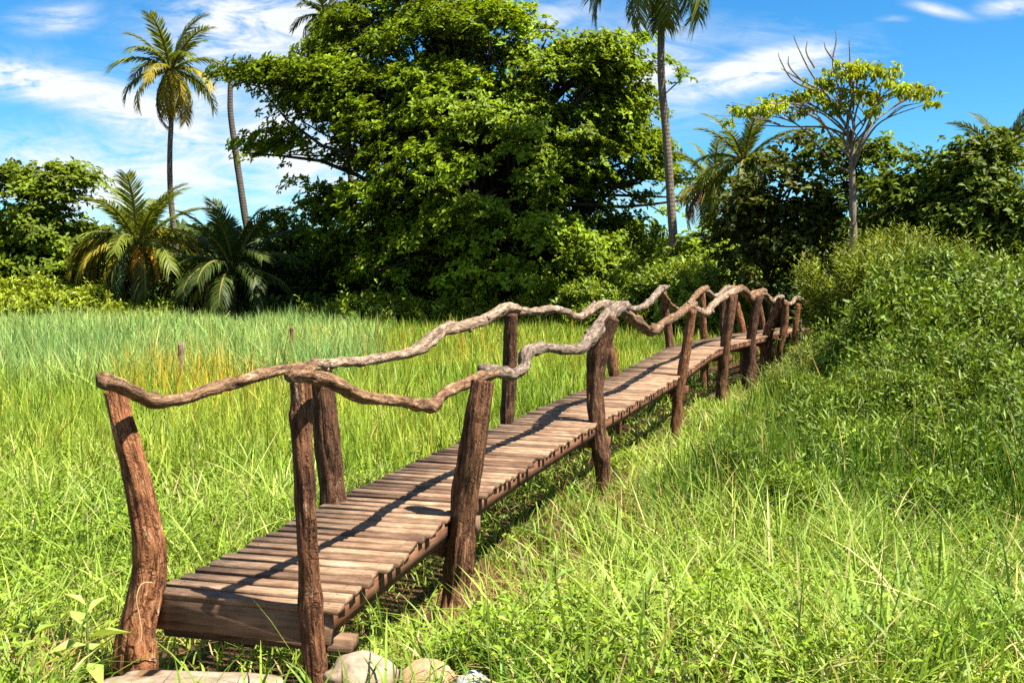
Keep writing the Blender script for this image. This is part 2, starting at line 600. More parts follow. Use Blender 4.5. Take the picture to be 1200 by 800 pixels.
def tube(P, R, rings, segs, seed=0, lump=0.0, ridge=0.0, lump_f=9.0, caps=True, knots=0, wob=0.0):
    """tapered, knobbly tube; returns V, quads, tris, rest"""
    C, rr, L = resample(P, R, rings)
    if wob or knots:
        rk = random.Random(seed * 31 + 7)
        sk = np.linspace(0, L, rings)
        for k in range(knots):
            s0 = rk.uniform(0.04, 0.96) * L; a = rk.uniform(0.08, 0.26); w = rk.uniform(0.6, 1.5) * float(rr.mean())
            rr = rr * (1 + a * np.exp(-((sk - s0) / w) ** 2))
        for i in range(rings):
            f = sk[i] / float(rr.mean())
            C[i] += float(rr.mean()) * wob * np.array([mnoise.noise(Vector((f * .28, seed, 0))), mnoise.noise(Vector((f * .28, seed, 5))), 0.8 * mnoise.noise(Vector((f * .28, seed, 9)))])
    T = np.gradient(C, axis=0)
    T /= np.linalg.norm(T, axis=1)[:, None]
    ref = np.array([0.0, 1.0, 0.0]) if abs(T[0][1]) < 0.8 else np.array([1.0, 0, 0])
    N = np.zeros_like(C); B = np.zeros_like(C)
    n = np.cross(ref, T[0]); n /= np.linalg.norm(n)
    for i in range(len(C)):
        n = n - T[i] * n.dot(T[i]); n /= np.linalg.norm(n)
        N[i] = n; B[i] = np.cross(T[i], n)
    s = np.linspace(0, L, rings)
    V = np.zeros((rings, segs, 3)); RS = np.zeros((rings, segs, 3))
    ang = np.arange(segs) * 2 * math.pi / segs
    for i in range(rings):
        for j in range(segs):
            a = ang[j]
            c_, s_ = math.cos(a), math.sin(a)
            r = rr[i]
            k = 1.0
            if lump:
                k += lump * mnoise.noise(Vector((c_ * 1.1 + seed * 7.3, s_ * 1.1, s[i] * lump_f * 0.35)))
                k += lump * 0.5 * mnoise.noise(Vector((c_ * 2.3, s_ * 2.3 + seed * 3.1, s[i] * lump_f)))
            if ridge:
                k += ridge * mnoise.noise(Vector((c_ * 4.5 + seed, s_ * 4.5, s[i] * 2.2)))
                k += ridge * 0.6 * mnoise.noise(Vector((c_ * 9.0 + seed, s_ * 9.0, s[i] * 7.0)))
            V[i, j] = C[i] + (N[i] * c_ + B[i] * s_) * r * k
            RS[i, j] = (c_ * r, s_ * r, s[i])
    idx = np.arange(rings * segs).reshape(rings, segs)
    nx = np.roll(idx, -1, axis=1)
    Q = np.stack([idx[:-1].ravel(), nx[:-1].ravel(), nx[1:].ravel(), idx[1:].ravel()], 1)
    V = V.reshape(-1, 3); RS = RS.reshape(-1, 3)
    tris = np.zeros((0, 3), int)
    if caps:
        V = np.vstack([V, C[0] - T[0] * rr[0] * 0.06, C[-1] + T[-1] * rr[-1] * 0.10])
        RS = np.vstack([RS, (0, 0, 0), (0, 0, L)])
        a, b = len(V) - 2, len(V) - 1
        t0 = np.stack([nx[0], idx[0], np.full(segs, a)], 1)
        t1 = np.stack([idx[-1], nx[-1], np.full(segs, b)], 1)
        tris = np.vstack([t0, t1])
    return V, Q, tris, RS


class Mesh:
    """collects pieces into one mesh object"""
    def __init__(s):
        s.V = []; s.Q = []; s.T = []; s.R = []; s.n = 0

    def add(s, V, Q, T, R):
        s.V.append(V); s.R.append(R)
        if len(Q): s.Q.append(np.asarray(Q) + s.n)
        if len(T): s.T.append(np.asarray(T) + s.n)
        s.n += len(V)

    def tube(s, *a, **k):
        s.add(*tube(*a, **k))

    def box(s, c, ax, ay, az, hx, hy, hz, bev=0.0, jit=0.0, rng=None):
        """box with chamfered long edges; ax is its length direction"""
        c = np.array(c, float); ax = np.array(ax, float); ay = np.array(ay, float); az = np.array(az, float)
        b = bev
        prof = [(-hy + b, -hz), (hy - b, -hz), (hy, -hz + b), (hy, hz - b), (hy - b, hz), (-hy + b, hz), (-hy, hz - b), (-hy, -hz + b)]
        V = []; R = []
        for sx in (-hx, hx):
            for (p, q) in prof:
                j = rng.uniform(-jit, jit) if rng else 0
                V.append(c + ax * (sx + j) + ay * p + az * q); R.append((sx, p, q))
        Q = [(k, (k + 1) % 8, 8 + (k + 1) % 8, 8 + k) for k in range(8)]
        s.V.append(np.array(V)); s.R.append(np.array(R))
        s.Q.append(np.array(Q) + s.n)
        cap = [[7 - k for k in range(8)], [8 + k for k in range(8)]]
        s.oct = getattr(s, 'oct', [])
        s.oct.append(np.array(cap) + s.n)
        s.n += 16

    def build(s, name, mat, parent=None, smooth=True):
        f = []
        if s.Q: f.append(np.vstack(s.Q))
        if s.T: f.append(np.vstack(s.T))
        if getattr(s, 'oct', None): f.append(np.vstack(s.oct))
        return mesh_np(name, np.vstack(s.V), f, mat, parent, rest=np.vstack(s.R), smooth=smooth)


# ------------------------------------------------------------------ footbridge
bridge = empty('footbridge', (0, 0, 0),
               'rustic timber footbridge with plank deck and crooked driftwood handrails crossing the marsh grass', 'footbridge')


def build_deck():
    rng = random.Random(5)
    m = Mesh()
    pitch = 0.121
    n = int(ARC[-1] / pitch)
    up = np.array([0, 0, 1.0])
    for i in range(n):
        s = (i + 0.5) * pitch
        c = np.array([np.interp(s, ARC, MC[:, k]) for k in range(3)])
        t = np.array([np.interp(s, ARC, T_[:, k]) for k in range(3)]); t /= np.linalg.norm(t)
        p = np.array([t[1], -t[0], 0]); p /= np.linalg.norm(p)
        a = rng.gauss(0, 0.008)
        p2 = p * math.cos(a) + t * math.sin(a); p2 /= np.linalg.norm(p2)
        t2 = t - p2 * t.dot(p2); t2 /= np.linalg.norm(t2)
        p2 = p2 + up * rng.gauss(0, 0.004); p2 /= np.linalg.norm(p2)
        nrm = np.cross(p2, t2); nrm /= np.linalg.norm(nrm)
        if nrm[2] < 0: nrm = -nrm
        w = 0.0380 + rng.uniform(-0.004, 0.002)
        m.box(c - up * 0.016 + p * rng.gauss(0, 0.012) + up * rng.gauss(0, 0.002), p2, t2, nrm,
              DECK_W / 2 + 0.012 + rng.uniform(-.012, .012), w, 0.0155, 0.0035, 0.004, rng)
    m.build('deck', M_PLANK, bridge, smooth=False)


build_deck()


def sweep_beam(name, s0, s1, off, half_w, z_top, depth, mat):
    """straight squared timber under the deck between two arc lengths"""
    def P(s):
        c = np.array([np.interp(s, ARC, LC[:, k]) for k in range(3)])
        p = np.array([np.interp(s, ARC, PERP[:, k]) for k in range(3)])
        return c + p * off
    n = max(2, int((s1 - s0) / 0.5))
    pts = [P(s0 + (s1 - s0) * k / n) for k in range(n + 1)]
    V = []; R = []; Q = []
    L = 0
    for i, p in enumerate(pts):
        t = pts[min(i + 1, n)] - pts[max(i - 1, 0)]
        pr = np.array([t[1], -t[0], 0]); pr /= np.linalg.norm(pr)
        if i: L += np.linalg.norm(pts[i] - pts[i - 1])
        for (a, b) in ((-half_w, z_top), (half_w, z_top), (half_w, z_top - depth), (-half_w, z_top - depth)):
            V.append(p + pr * a + np.array([0, 0, b])); R.append((L, a, b))
    for i in range(n):
        for k in range(4):
            Q.append((4 * i + k, 4 * i + (k + 1) % 4, 4 * i + 4 + (k + 1) % 4, 4 * i + 4 + k))
    Q.append((3, 2, 1, 0)); Q.append((4 * n, 4 * n + 1, 4 * n + 2, 4 * n + 3))
    return mesh_np(name, V, [Q], mat, bridge, rest=R)


def arc_of(pt):
    d = (MC[:, 0] - pt.x) ** 2 + (MC[:, 1] - pt.y) ** 2
    return ARC[int(np.argmin(d))]


# posts: list of (px, py, half width px) from the top down; column of the deck edge gives the distance
RIGHT_POSTS = [
    ([(352, 446, 12.5), (353, 500, 12.5), (357, 560, 13.5), (360, 620, 13), (363, 680, 13), (367, 740, 14), (371, 790, 15)], 370, M_BARK_RED),
    ([(566, 446, 14.5), (561, 480, 15.5), (553, 530, 16.5), (546, 580, 17), (540, 640, 16), (534, 700, 17), (530, 730, 19)], 530, M_BARK),
    ([(720, 372, 7), (711, 388, 10), (702, 410, 12), (698, 440, 11), (698, 480, 10), (702, 520, 10.5), (707, 560, 9.5), (708, 600, 11)], 703, M_BARK),
    ([(812, 362, 5), (808, 385, 6), (804, 410, 6.5), (799, 440, 6.3), (794, 470, 6.5), (791, 520, 8)], 797, M_BARK_RED),
    ([(858, 345, 6), (856, 365, 6.3), (853, 390, 6.5), (849, 415, 6.3), (846, 445, 6.5), (844, 490, 7)], 850, M_BARK),
    ([(891, 347, 4.5), (886, 365, 5.5), (881, 390, 6), (879, 410, 8), (878, 440, 9), (878, 470, 9)], 882, M_BARK_DARK),
    ([(915, 349, 4.5), (909, 368, 6), (902, 385, 6.5), (897, 405, 5.5), (895, 430, 5), (894, 460, 5)], 902, M_BARK_RED),
    ([(921, 354, 4), (920, 375, 4.3), (917, 395, 4.5), (913, 415, 4), (911, 445, 4)], 914, M_BARK_RED),
    ([(936, 356, 3.6), (933, 375, 4), (932, 395, 4), (931, 415, 3.6), (929, 440, 3.6)], 926, M_BARK_RED),
]
LEFT_POSTS = [
    ([(135, 458, 13), (143, 490, 14), (152, 530, 15.5), (164, 580, 17.5), (174, 630, 20), (175, 670, 21), (168, 710, 21), (162, 750, 21), (160, 800, 22)], 178, M_BARK_RED),
    ([(375, 436, 14), (380, 480, 15), (385, 520, 16), (388, 555, 16.5), (391, 590, 18), (393, 640, 20)], 390, M_BARK),
    ([(599, 368, 8), (598, 400, 8.5), (597, 440, 8.5), (595, 480, 8.5), (594, 520, 9), (594, 560, 9)], 594, M_BARK_DARK),
    ([(706, 365, 6), (709, 385, 6), (714, 410, 6.5), (719, 435, 7), (722, 470, 7), (722, 520, 7)], 720, M_BARK),
    ([(777, 340, 4.5), (779, 360, 5), (782, 380, 5.2), (785, 405, 5.6), (786, 440, 6), (786, 480, 6)], 785, M_BARK),
    ([(822, 342, 4.3), (823, 360, 4.3), (824, 380, 4.3), (825, 400, 4.6), (825, 430, 5), (825, 465, 5)], 825, M_BARK_RED),
    ([(846, 345, 3.8), (847, 360, 4), (847, 375, 4), (848, 392, 4.2), (848, 420, 4.5), (848, 445, 4.5)], 848, M_BARK_DARK),
    ([(861, 344, 3.4), (864, 358, 3.6), (867, 372, 4), (870, 388, 4.5), (871, 410, 4.5), (871, 440, 4.5)], 870, M_BARK_RED),
    ([(888, 349, 3), (891, 362, 3), (893, 375, 3.2), (894, 388, 3.4), (894, 410, 3.5), (894, 435, 3.5)], 894, M_BARK),
    ([(902, 352, 3), (903, 365, 3), (903, 378, 3.2), (904, 392, 3.4), (904, 420, 3.5)], 904, M_BARK_DARK),
    ([(918, 355, 3), (918, 370, 3), (917, 385, 3.2), (917, 400, 3.4), (917, 420, 3.5)], 917, M_BARK_DARK),
]


def make_post(spec, C, outward, seed):
    pts, dpx, mat = spec
    e = edge_at_px(C, dpx)
    Y = e.y
    P = []; R = []
    for i, (px, py, hw) in enumerate(pts):
        p = at(px, py, Y + 0.03 * math.sin(seed * 1.7 + i * 1.1))
        P.append(p); R.append(hw * Y / F * 0.92)
    g = gz1(P[-1].x, P[-1].y)
    if P[-1].z > g - 0.15:
        P.append(Vector((P[-1].x, P[-1].y, g - 0.2))); R.append(R[-1] * 1.05)
    big = Y < 12
    m = Mesh()
    m.tube(P, R, 120 if big else 34, 40 if big else 16, seed=seed, lump=0.18, ridge=0.17, lump_f=5.0, knots=2 if big else 0, wob=0.12)
    return m.build('post', mat, bridge), e


post_arcs_r = []; post_arcs_l = []
for i, sp_ in enumerate(RIGHT_POSTS):
    o, e = make_post(sp_, RC, 1, i + 1)
    post_arcs_r.append(arc_of(e))
for i, sp_ in enumerate(LEFT_POSTS):
    o, e = make_post(sp_, LC, -1, i + 31)
    post_arcs_l.append(arc_of(e))

for arcs, off in ((post_arcs_r, DECK_W - 0.045), (post_arcs_l, 0.045)):
    a = sorted(set(round(x, 2) for x in arcs))
    a[0] = 0.05
    if a[-1] < ARC[-1] - 0.6: a.append(ARC[-1] - 0.02)
    for s0, s1 in zip(a[:-1], a[1:]):
        if s1 - s0 > 0.3:
            sweep_beam('side_beam', s0 + 0.004, s1 - 0.004, off, 0.026, -0.033, 0.115, M_BEAM)
# cross beams and extra legs where the posts stand
for a in post_arcs_r[1:7]:
    c = np.array([np.interp(a, ARC, MC[:, k]) for k in range(3)])
    p = np.array([np.interp(a, ARC, PERP[:, k]) for k in range(3)])
    t = np.array([-p[1], p[0], 0])
    m = Mesh()
    m.box(c + np.array([0, 0, -0.215]) + t * 0.06, p, t, (0, 0, 1), DECK_W / 2 + 0.10, 0.035, 0.06, 0.006)
    m.build('cross_beam', M_BEAM, bridge, smooth=False)


def front_boards():
    t = T_[0]; p = PERP[0]; up = np.array([0, 0, 1.0])
    c = MC[0]
    m = Mesh()
    m.box(c + t * 0.042 - up * (0.0325 + 0.072), p, t, up, DECK_W / 2 - 0.0, 0.016, 0.072, 0.004)
    m.build('front_board', M_FASCIA, bridge, smooth=False)
    m = Mesh()
    m.box(c + t * 0.20 - up * 0.225, p, t, up, DECK_W / 2 + 0.04, 0.045, 0.035, 0.008)
    m.build('cross_beam', M_FASCIA, bridge, smooth=False)
    # short cleat nailed to the second right-hand post
    q = at(558, 615, RIGHT_Y2 + 0.05)
    m = Mesh()
    m.box(q, up, p, t, 0.055, 0.02, 0.03, 0.004)
    m.build('cleat', M_FASCIA, bridge, smooth=False)


RIGHT_Y2 = edge_at_px(RC, 530).y
front_boards()

# rails: (px, py, half thickness px) with a break at each post where one branch ends and the next begins
RIGHT_RAIL = [
    ([(340, 440, 9), (352, 440, 9), (378, 444, 9.5), (400, 453, 10), (422, 464, 9), (440, 467, 8), (470, 470, 7.5), (497, 475, 9), (512, 473, 10), (516, 465, 8), (532, 455, 8), (552, 447, 7.5), (578, 437, 9)], M_RAIL_BROWN),
    ([(566, 432, 8), (575, 434, 8), (590, 437, 8), (604, 438, 8.5), (612, 431, 8.5), (613, 420, 8.5), (622, 411, 8), (640, 408, 6.5), (660, 409, 7), (678, 409, 7.5), (690, 399, 8.5), (702, 384, 9.5), (714, 370, 9.5), (724, 361, 9), (732, 358, 8)], M_RAIL_GREY),
    ([(722, 360, 6), (732, 366, 7), (746, 377, 7.5), (760, 387, 6.5), (767, 387, 6.5), (780, 377, 5.5), (795, 369, 5), (806, 361, 5), (814, 356, 5)], M_RAIL_BROWN),
    ([(808, 356, 4), (814, 361, 4.5), (822, 366, 4.6), (829, 367, 5), (832, 361, 4.6), (842, 352, 4.6), (852, 346, 5), (862, 341, 5), (868, 338, 5)], M_RAIL_GREY),
    ([(856, 345, 4), (866, 338, 5), (873, 341, 5), (879, 350, 4.6), (885, 348, 4.4), (890, 342, 4.4), (896, 341, 4)], M_RAIL_BROWN),
    ([(888, 345, 3.4), (896, 344, 3.6), (901, 351, 3.5), (906, 354, 3.4), (912, 349, 3.4), (917, 348, 3)], M_RAIL_GREY),
    ([(910, 350, 3), (917, 352, 3), (924, 356, 2.8), (928, 355, 2.8), (933, 349, 3), (940, 351, 2.8), (943, 354, 2.6)], M_RAIL_GREY),
]
LEFT_RAIL = [
    ([(121, 445, 12), (127, 448, 12), (136, 450, 11), (150, 456, 10), (165, 464, 9), (181, 470, 9.5), (198, 470, 8.5), (218, 467, 8), (240, 458, 8), (262, 452, 8.5), (285, 446, 7.5), (305, 438, 8), (335, 433, 7), (372, 429, 7)], M_RAIL_BROWN),
    ([(368, 425, 8), (378, 427, 8), (395, 425, 7), (430, 422, 6.5), (462, 417, 7), (484, 412, 8.5), (500, 402, 8.5), (513, 391, 8), (522, 385, 8), (545, 382, 7), (565, 376, 7), (582, 367, 7.5), (596, 361, 8), (606, 362, 7)], M_RAIL_GREY),
    ([(598, 361, 5.5), (606, 364, 6), (625, 365, 5), (645, 362, 5), (662, 365, 5), (676, 372, 5), (686, 368, 5.5), (696, 361, 6), (707, 356, 6), (716, 356, 5)], M_RAIL_GREY),
    ([(705, 357, 4), (720, 359, 4.3), (738, 362, 4), (752, 360, 4.5), (762, 353, 5), (770, 344, 5), (776, 338, 4.5), (780, 337, 4)], M_RAIL_GREY),
    ([(775, 340, 3.2), (780, 350, 3.4), (787, 358, 3.4), (797, 363, 3.2), (806, 357, 3.6), (814, 348, 4), (822, 340, 4.3), (828, 338, 4)], M_RAIL_BROWN),
    ([(820, 341, 3.5), (828, 341, 3.6), (836, 347, 3.8), (843, 346, 3.8), (848, 340, 3.8), (854, 337, 3.8)], M_RAIL_GREY),
    ([(846, 341, 3), (855, 338, 3.2), (862, 337, 3.2), (869, 343, 3), (877, 346, 3), (884, 342, 3), (892, 344, 3)], M_RAIL_BROWN),
    ([(888, 346, 2.6), (896, 349, 2.6), (904, 350, 2.6), (911, 353, 2.4), (918, 354, 2.4), (925, 357, 2.4)], M_RAIL_BROWN),
]


def make_rail(spec, C, seed):
    pts, mat = spec
    P = []; R = []
    q = np.array([px_of(*p)[0] for p in C])
    for i, (px, py, hw) in enumerate(pts):
        if px < q[0]:
            t = Vector(C[8] - C[0]); b = Vector(C[0])
            k = (px - q[0]) / (q[8] - q[0])
            e = b + t * k
        else:
            e = edge_at_px(C, px)
        Y = e.y
        P.append(at(px, py, Y)); R.append(hw * Y / F * 0.85)
    Yn = P[0].y
    m = Mesh()
    m.tube(P, R, 130 if Yn < 11 else 48, 24 if Yn < 11 else 12, seed=seed, lump=0.26, ridge=0.11, lump_f=7.0, knots=5 if Yn < 11 else 3, wob=0.3)
    # stubs where side branches were cut off
    rs = random.Random(seed * 13)
    for k in range(5 if Yn < 11 else 2):
        i = rs.randrange(1, len(P) - 1)
        f = rs.random()
        c = P[i] * (1 - f) + P[min(i + 1, len(P) - 1)] * f
        ax = (P[min(i + 1, len(P) - 1)] - P[i - 1]).normalized()
        d = Vector((rs.gauss(0, 1), rs.gauss(0, 1), rs.gauss(0, 1)))
        d = (d - ax * d.dot(ax)).normalized() + ax * rs.uniform(-.5, .5)
        r = R[i]
        m.tube([c, c + d * r * 0.8, c + d * r * rs.uniform(1.25, 1.7)], [r * .75, r * .55, r * rs.uniform(.3, .45)], 8, 10, seed=seed + k, lump=.25)
    return m.build('handrail', mat, bridge)


for i, sp_ in enumerate(RIGHT_RAIL): make_rail(sp_, RC, 60 + i)
for i, sp_ in enumerate(LEFT_RAIL): make_rail(sp_, LC, 80 + i)


# ------------------------------------------------------------------ stones at the entrance
def make_stone(name, px, py, Y, sx, sy, sz, seed, mat, label, cat='stone', flat=False, n=26):
    c = at(px, py, Y)
    V = []; 
    for i in range(n + 1):
        th = math.pi * i / n
        for j in range(2 * n):
            ph = math.pi * j / n
            d = Vector((math.sin(th) * math.cos(ph), math.sin(th) * math.sin(ph), math.cos(th)))
            e = 0.55 if flat else 0.85
            d2 = Vector([math.copysign(abs(v) ** e, v) for v in d])
            k = 1 + 0.16 * mnoise.noise(d * 1.6 + Vector((seed * 3.7, 0, 0))) + 0.05 * mnoise.noise(d * 5 + Vector((0, seed, 0))) + 0.02 * mnoise.noise(d * 14)
            V.append((d2.x * sx * k, d2.y * sy * k, d2.z * sz * k))
    w = 2 * n
    Q = [(i * w + j, (i + 1) * w + j, (i + 1) * w + (j + 1) % w, i * w + (j + 1) % w) for i in range(n) for j in range(w)]
    o = mesh_np(name, V, [Q], mat, smooth=True)
    o.location = c
    o.rotation_euler = (0, 0, seed * 0.7)
    tag(o, label, cat)
    return o


M_ST1 = stone_mat('cream_stone', (0.13, 0.09, 0.055), (0.24, 0.18, 0.125), (0.32, 0.26, 0.195))
M_ST2 = stone_mat('tan_stone', (0.19, 0.105, 0.05), (0.30, 0.185, 0.10), (0.38, 0.26, 0.16))
M_ST3 = stone_mat('white_stone', (0.2, 0.195, 0.185), (0.27, 0.265, 0.255), (0.34, 0.335, 0.32))
M_ST4 = stone_mat('pale_slab', (0.12, 0.085, 0.055), (0.2, 0.155, 0.105), (0.29, 0.235, 0.175), (0.12, 0.055, 0.02))
make_stone('stone', 424, 797, 4.22, 0.15, 0.14, 0.105, 1, M_ST1, 'large cream boulder beside the foot of the nearest right bridge post')
make_stone('stone', 500, 802, 4.25, 0.12, 0.12, 0.10, 2, M_ST2, 'round tan boulder between the cream boulder and the white stone')
make_stone('stone', 554, 810, 4.17, 0.085, 0.08, 0.08, 3, M_ST3, 'small white grey stone at the end of the row of boulders')
sl_ = make_stone('paving_stone', 228, 814, 4.12, 0.40, 0.16, 0.06, 0, M_ST4, 'long flat pale slab with rusty stains before the bridge steps', 'slab', flat=True)
sl_.rotation_euler = (0, 0, rad(-4))

# ------------------------------------------------------------------ leaves and blades (numpy)
def nrm(a):
    return a / np.maximum(np.linalg.norm(a, axis=1), 1e-9)[:, None]


def leaf_batch(P, D, N, L, W, col, fold=0.25, droop=0.12, wide=0.55):
    """folded leaf: base, left, tip, right"""
    n = len(P)
    D = nrm(D)
    N = nrm(N - D * np.sum(N * D, 1)[:, None])
    Sd = np.cross(D, N)
    L = np.asarray(L)[:, None]; W = np.asarray(W)[:, None]
    V = np.zeros((n, 4, 3))
    V[:, 0] = P
    mid = P + D * L * wide
    V[:, 1] = mid - Sd * W * 0.5 + N * W * fold
    V[:, 3] = mid + Sd * W * 0.5 + N * W * fold
    V[:, 2] = P + D * L - N * L * droop
    i = np.arange(n)[:, None] * 4
    T = np.concatenate([i + np.array([0, 2, 1]), i + np.array([0, 3, 2])], 0)
    return V.reshape(-1, 3), T, np.repeat(col, 4, axis=0)


def blade_batch(P, h, w, lean, bend, yaw, col, levels=3):
    """grass blades: levels quads tapering to a tip"""
    n = len(P)
    ld = np.stack([np.cos(yaw), np.sin(yaw), 0 * yaw], 1)
    tw = yaw + np.random.RandomState(n).uniform(-1.2, 1.2, n) + math.pi / 2
    sd = np.stack([np.cos(tw), np.sin(tw), 0 * tw], 1)
    k = 2 * levels + 1
    V = np.zeros((n, k, 3))
    for j in range(levels + 1):
        t = j / levels
        horiz = lean * t + bend * t * t
        # keep length roughly h
        vert = t * (1 - 0.42 * np.clip(bend, 0, 1.6) * t)
        c = P + ld * (h * horiz)[:, None] + np.array([0, 0, 1.0]) * (h * vert)[:, None]
        if j < levels:
            ww = (w * (0.75 + 0.5 * t) * (1 - t ** 2.2 * 0.75))[:, None] * 0.5
            V[:, 2 * j] = c - sd * ww; V[:, 2 * j + 1] = c + sd * ww
        else:
            V[:, 2 * j] = c
    i = np.arange(n)[:, None] * k
    T = []
    for j in range(levels - 1):
        a, b, c_, d = 2 * j, 2 * j + 1, 2 * j + 3, 2 * j + 2
        T.append(i + np.array([a, b, c_])); T.append(i + np.array([a, c_, d]))
    a = 2 * (levels - 1)
    T.append(i + np.array([a, a + 1, a + 2]))
    return V.reshape(-1, 3), np.concatenate(T, 0), np.repeat(col, k, axis=0)


class Leaves:
    def __init__(s):
        s.V = []; s.T = []; s.C = []; s.n = 0

    def add(s, V, T, C):
        s.V.append(V); s.T.append(T + s.n); s.C.append(C); s.n += len(V)

    def build(s, name, mat, parent=None):
        return mesh_np(name, np.vstack(s.V), [np.vstack(s.T)], mat, parent, cols=np.vstack(s.C))


def leaf_cols(rs, n, base, var=0.25, yellow=0.15, ycol=(0.20, 0.20, 0.02)):
    base = np.array(base)
    k = np.exp(rs.normal(0, var, n))[:, None]
    c = base[None] * k
    y = np.clip(rs.normal(0, yellow, n), 0, 1)[:, None]
    return np.clip(c * (1 - y) + np.array(ycol)[None] * y, 0, 0.9)


def rosettes(rs, C, axis, n_leaf, L, Wr, base, var=0.25, yellow=0.15, ycol=(.20, .20, .02), elev=(-0.35, 0.6), droop=0.15, colmul=None, stalk=0.0):
    """whorls of leaves at points C around axis"""
    m = len(C)
    axis = nrm(axis)
    ref = np.tile(np.array([[0.3, 0.9, 0.1]]), (m, 1))
    A = nrm(np.cross(axis, ref)); B = np.cross(axis, A)
    k = np.repeat(np.arange(m), n_leaf)
    N = len(k)
    ph = rs.uniform(0, 2 * math.pi, N)
    el = rs.uniform(elev[0], elev[1], N)
    D = A[k] * (np.cos(ph) * np.cos(el))[:, None] + B[k] * (np.sin(ph) * np.cos(el))[:, None] + axis[k] * np.sin(el)[:, None]
    Nn = axis[k] + rs.normal(0, 0.3, (N, 3))
    LL = L * rs.uniform(0.65, 1.25, N)
    P = C[k] + D * (LL * stalk)[:, None] + rs.normal(0, L * 0.15, (N, 3))
    col = leaf_cols(rs, N, base, var, yellow, ycol)
    if colmul is not None:
        col = col * colmul[k]
    return leaf_batch(P, D, Nn, LL, LL * Wr * rs.uniform(0.8, 1.2, N), col, 0.22, droop)


# ------------------------------------------------------------------ trees
def limbs(m, rs, base, top, rad_b, rad_t, targets, segs=8, start=(0.35, 0.95), lr=0.35, wob=0.3, sag=0.0):
    base = np.array(base, float); top = np.array(top, float)
    mid = (base + top) / 2 + np.append(rs.normal(0, wob, 2), 0)
    m.tube([base, base * 0.7 + mid * 0.3, mid, top], [rad_b, rad_b * 0.85, (rad_b + rad_t) / 2, rad_t], 26, max(segs, 10), seed=int(rs.randint(99)), lump=0.15, lump_f=2)
    for tg in targets:
        tg = np.array(tg, float)
        f = rs.uniform(*start)
        a = base + (top - base) * f
        if f < 0.5: a = base * (1 - 2 * f) + mid * (2 * f)
        else: a = mid * (2 - 2 * f) + top * (2 * f - 1)
        d = tg - a
        c1 = a + d * 0.35 + np.array([0, 0, 0.10 * np.linalg.norm(d)]) + rs.normal(0, 0.06, 3) * np.linalg.norm(d)
        c2 = a + d * 0.7 + np.array([0, 0, 0.06 * np.linalg.norm(d) - sag]) + rs.normal(0, 0.05, 3) * np.linalg.norm(d)
        r0 = (rad_b * (1 - f) + rad_t * f) * lr + 0.012
        m.tube([a, c1, c2, tg], [r0, r0 * 0.75, r0 * 0.5, r0 * 0.2], 9, 6, seed=int(rs.randint(99)), caps=False)


def pad_leaves(lv, rs, pads, dens, n_leaf, L, Wr, base, var, yellow, flat=0.22, elev=(-0.35, 0.6), ycol=(.2, .2, .02), centre=None, droop=0.15, tone=0.2):
    for (c, r) in pads:
        c = np.array(c, float)
        m = max(4, int(dens * r * r))
        a = rs.uniform(0, 2 * math.pi, m)
        q = r * np.sqrt(rs.uniform(0, 1, m)) * rs.uniform(0.85, 1.2, m)
        lob = 1 + 0.28 * np.sin(a * 3 + c[0]) + 0.18 * np.sin(a * 5 + c[2] * 3)
        q = q * lob
        zz = flat * r * (1 - (q / r) ** 2) + rs.normal(0, 0.17 * r, m)
        C = c + np.stack([q * np.cos(a), q * np.sin(a), zz], 1)
        ax = np.stack([0.35 * np.cos(a) * q / r, 0.35 * np.sin(a) * q / r, np.ones(m)], 1) + rs.normal(0, 0.22, (m, 3))
        if centre is not None:
            o = c - np.array(centre); o[2] *= 0.3
            o = o / (np.linalg.norm(o) + 1e-6)
            ax = ax + o * 0.7
        cm = np.full((m, 1), math.exp(rs.normal(0, tone)))
        lv.add(*rosettes(rs, C, ax, n_leaf, L, Wr, base, var, yellow, ycol, elev, droop, cm))


def env_pads(rs, envs, n, rmin, rmax, inner=0.55):
    """pads through the shells of ellipsoids (centre, radii)"""
    vol = np.array([e[1][0] * e[1][1] * e[1][2] for e in envs]) ** 0.67
    vol /= vol.sum()
    out = []
    while len(out) < n:
        e = envs[rs.choice(len(envs), p=vol)]
        d = rs.normal(0, 1, 3); d /= np.linalg.norm(d)
        k = rs.uniform(inner, 1.0)
        p = np.array(e[0]) + d * np.array(e[1]) * k
        inside = False
        for f in envs:
            if f is e: continue
            if np.sum(((p - np.array(f[0])) / np.array(f[1])) ** 2) < 0.3:
                inside = True; break
        if inside: continue
        out.append((p, rs.uniform(rmin, rmax)))
    return out


def pxenv(px, py, rx, ry, Y, dy=0.0, depth=0.8):
    s = Y / F
    p = at(px, py, Y + dy)
    return (np.array(p), np.array([rx * s, rx * s * depth, ry * s]))


def local(pads, o):
    o = np.array(o)
    return [(p - o, r) for p, r in pads]


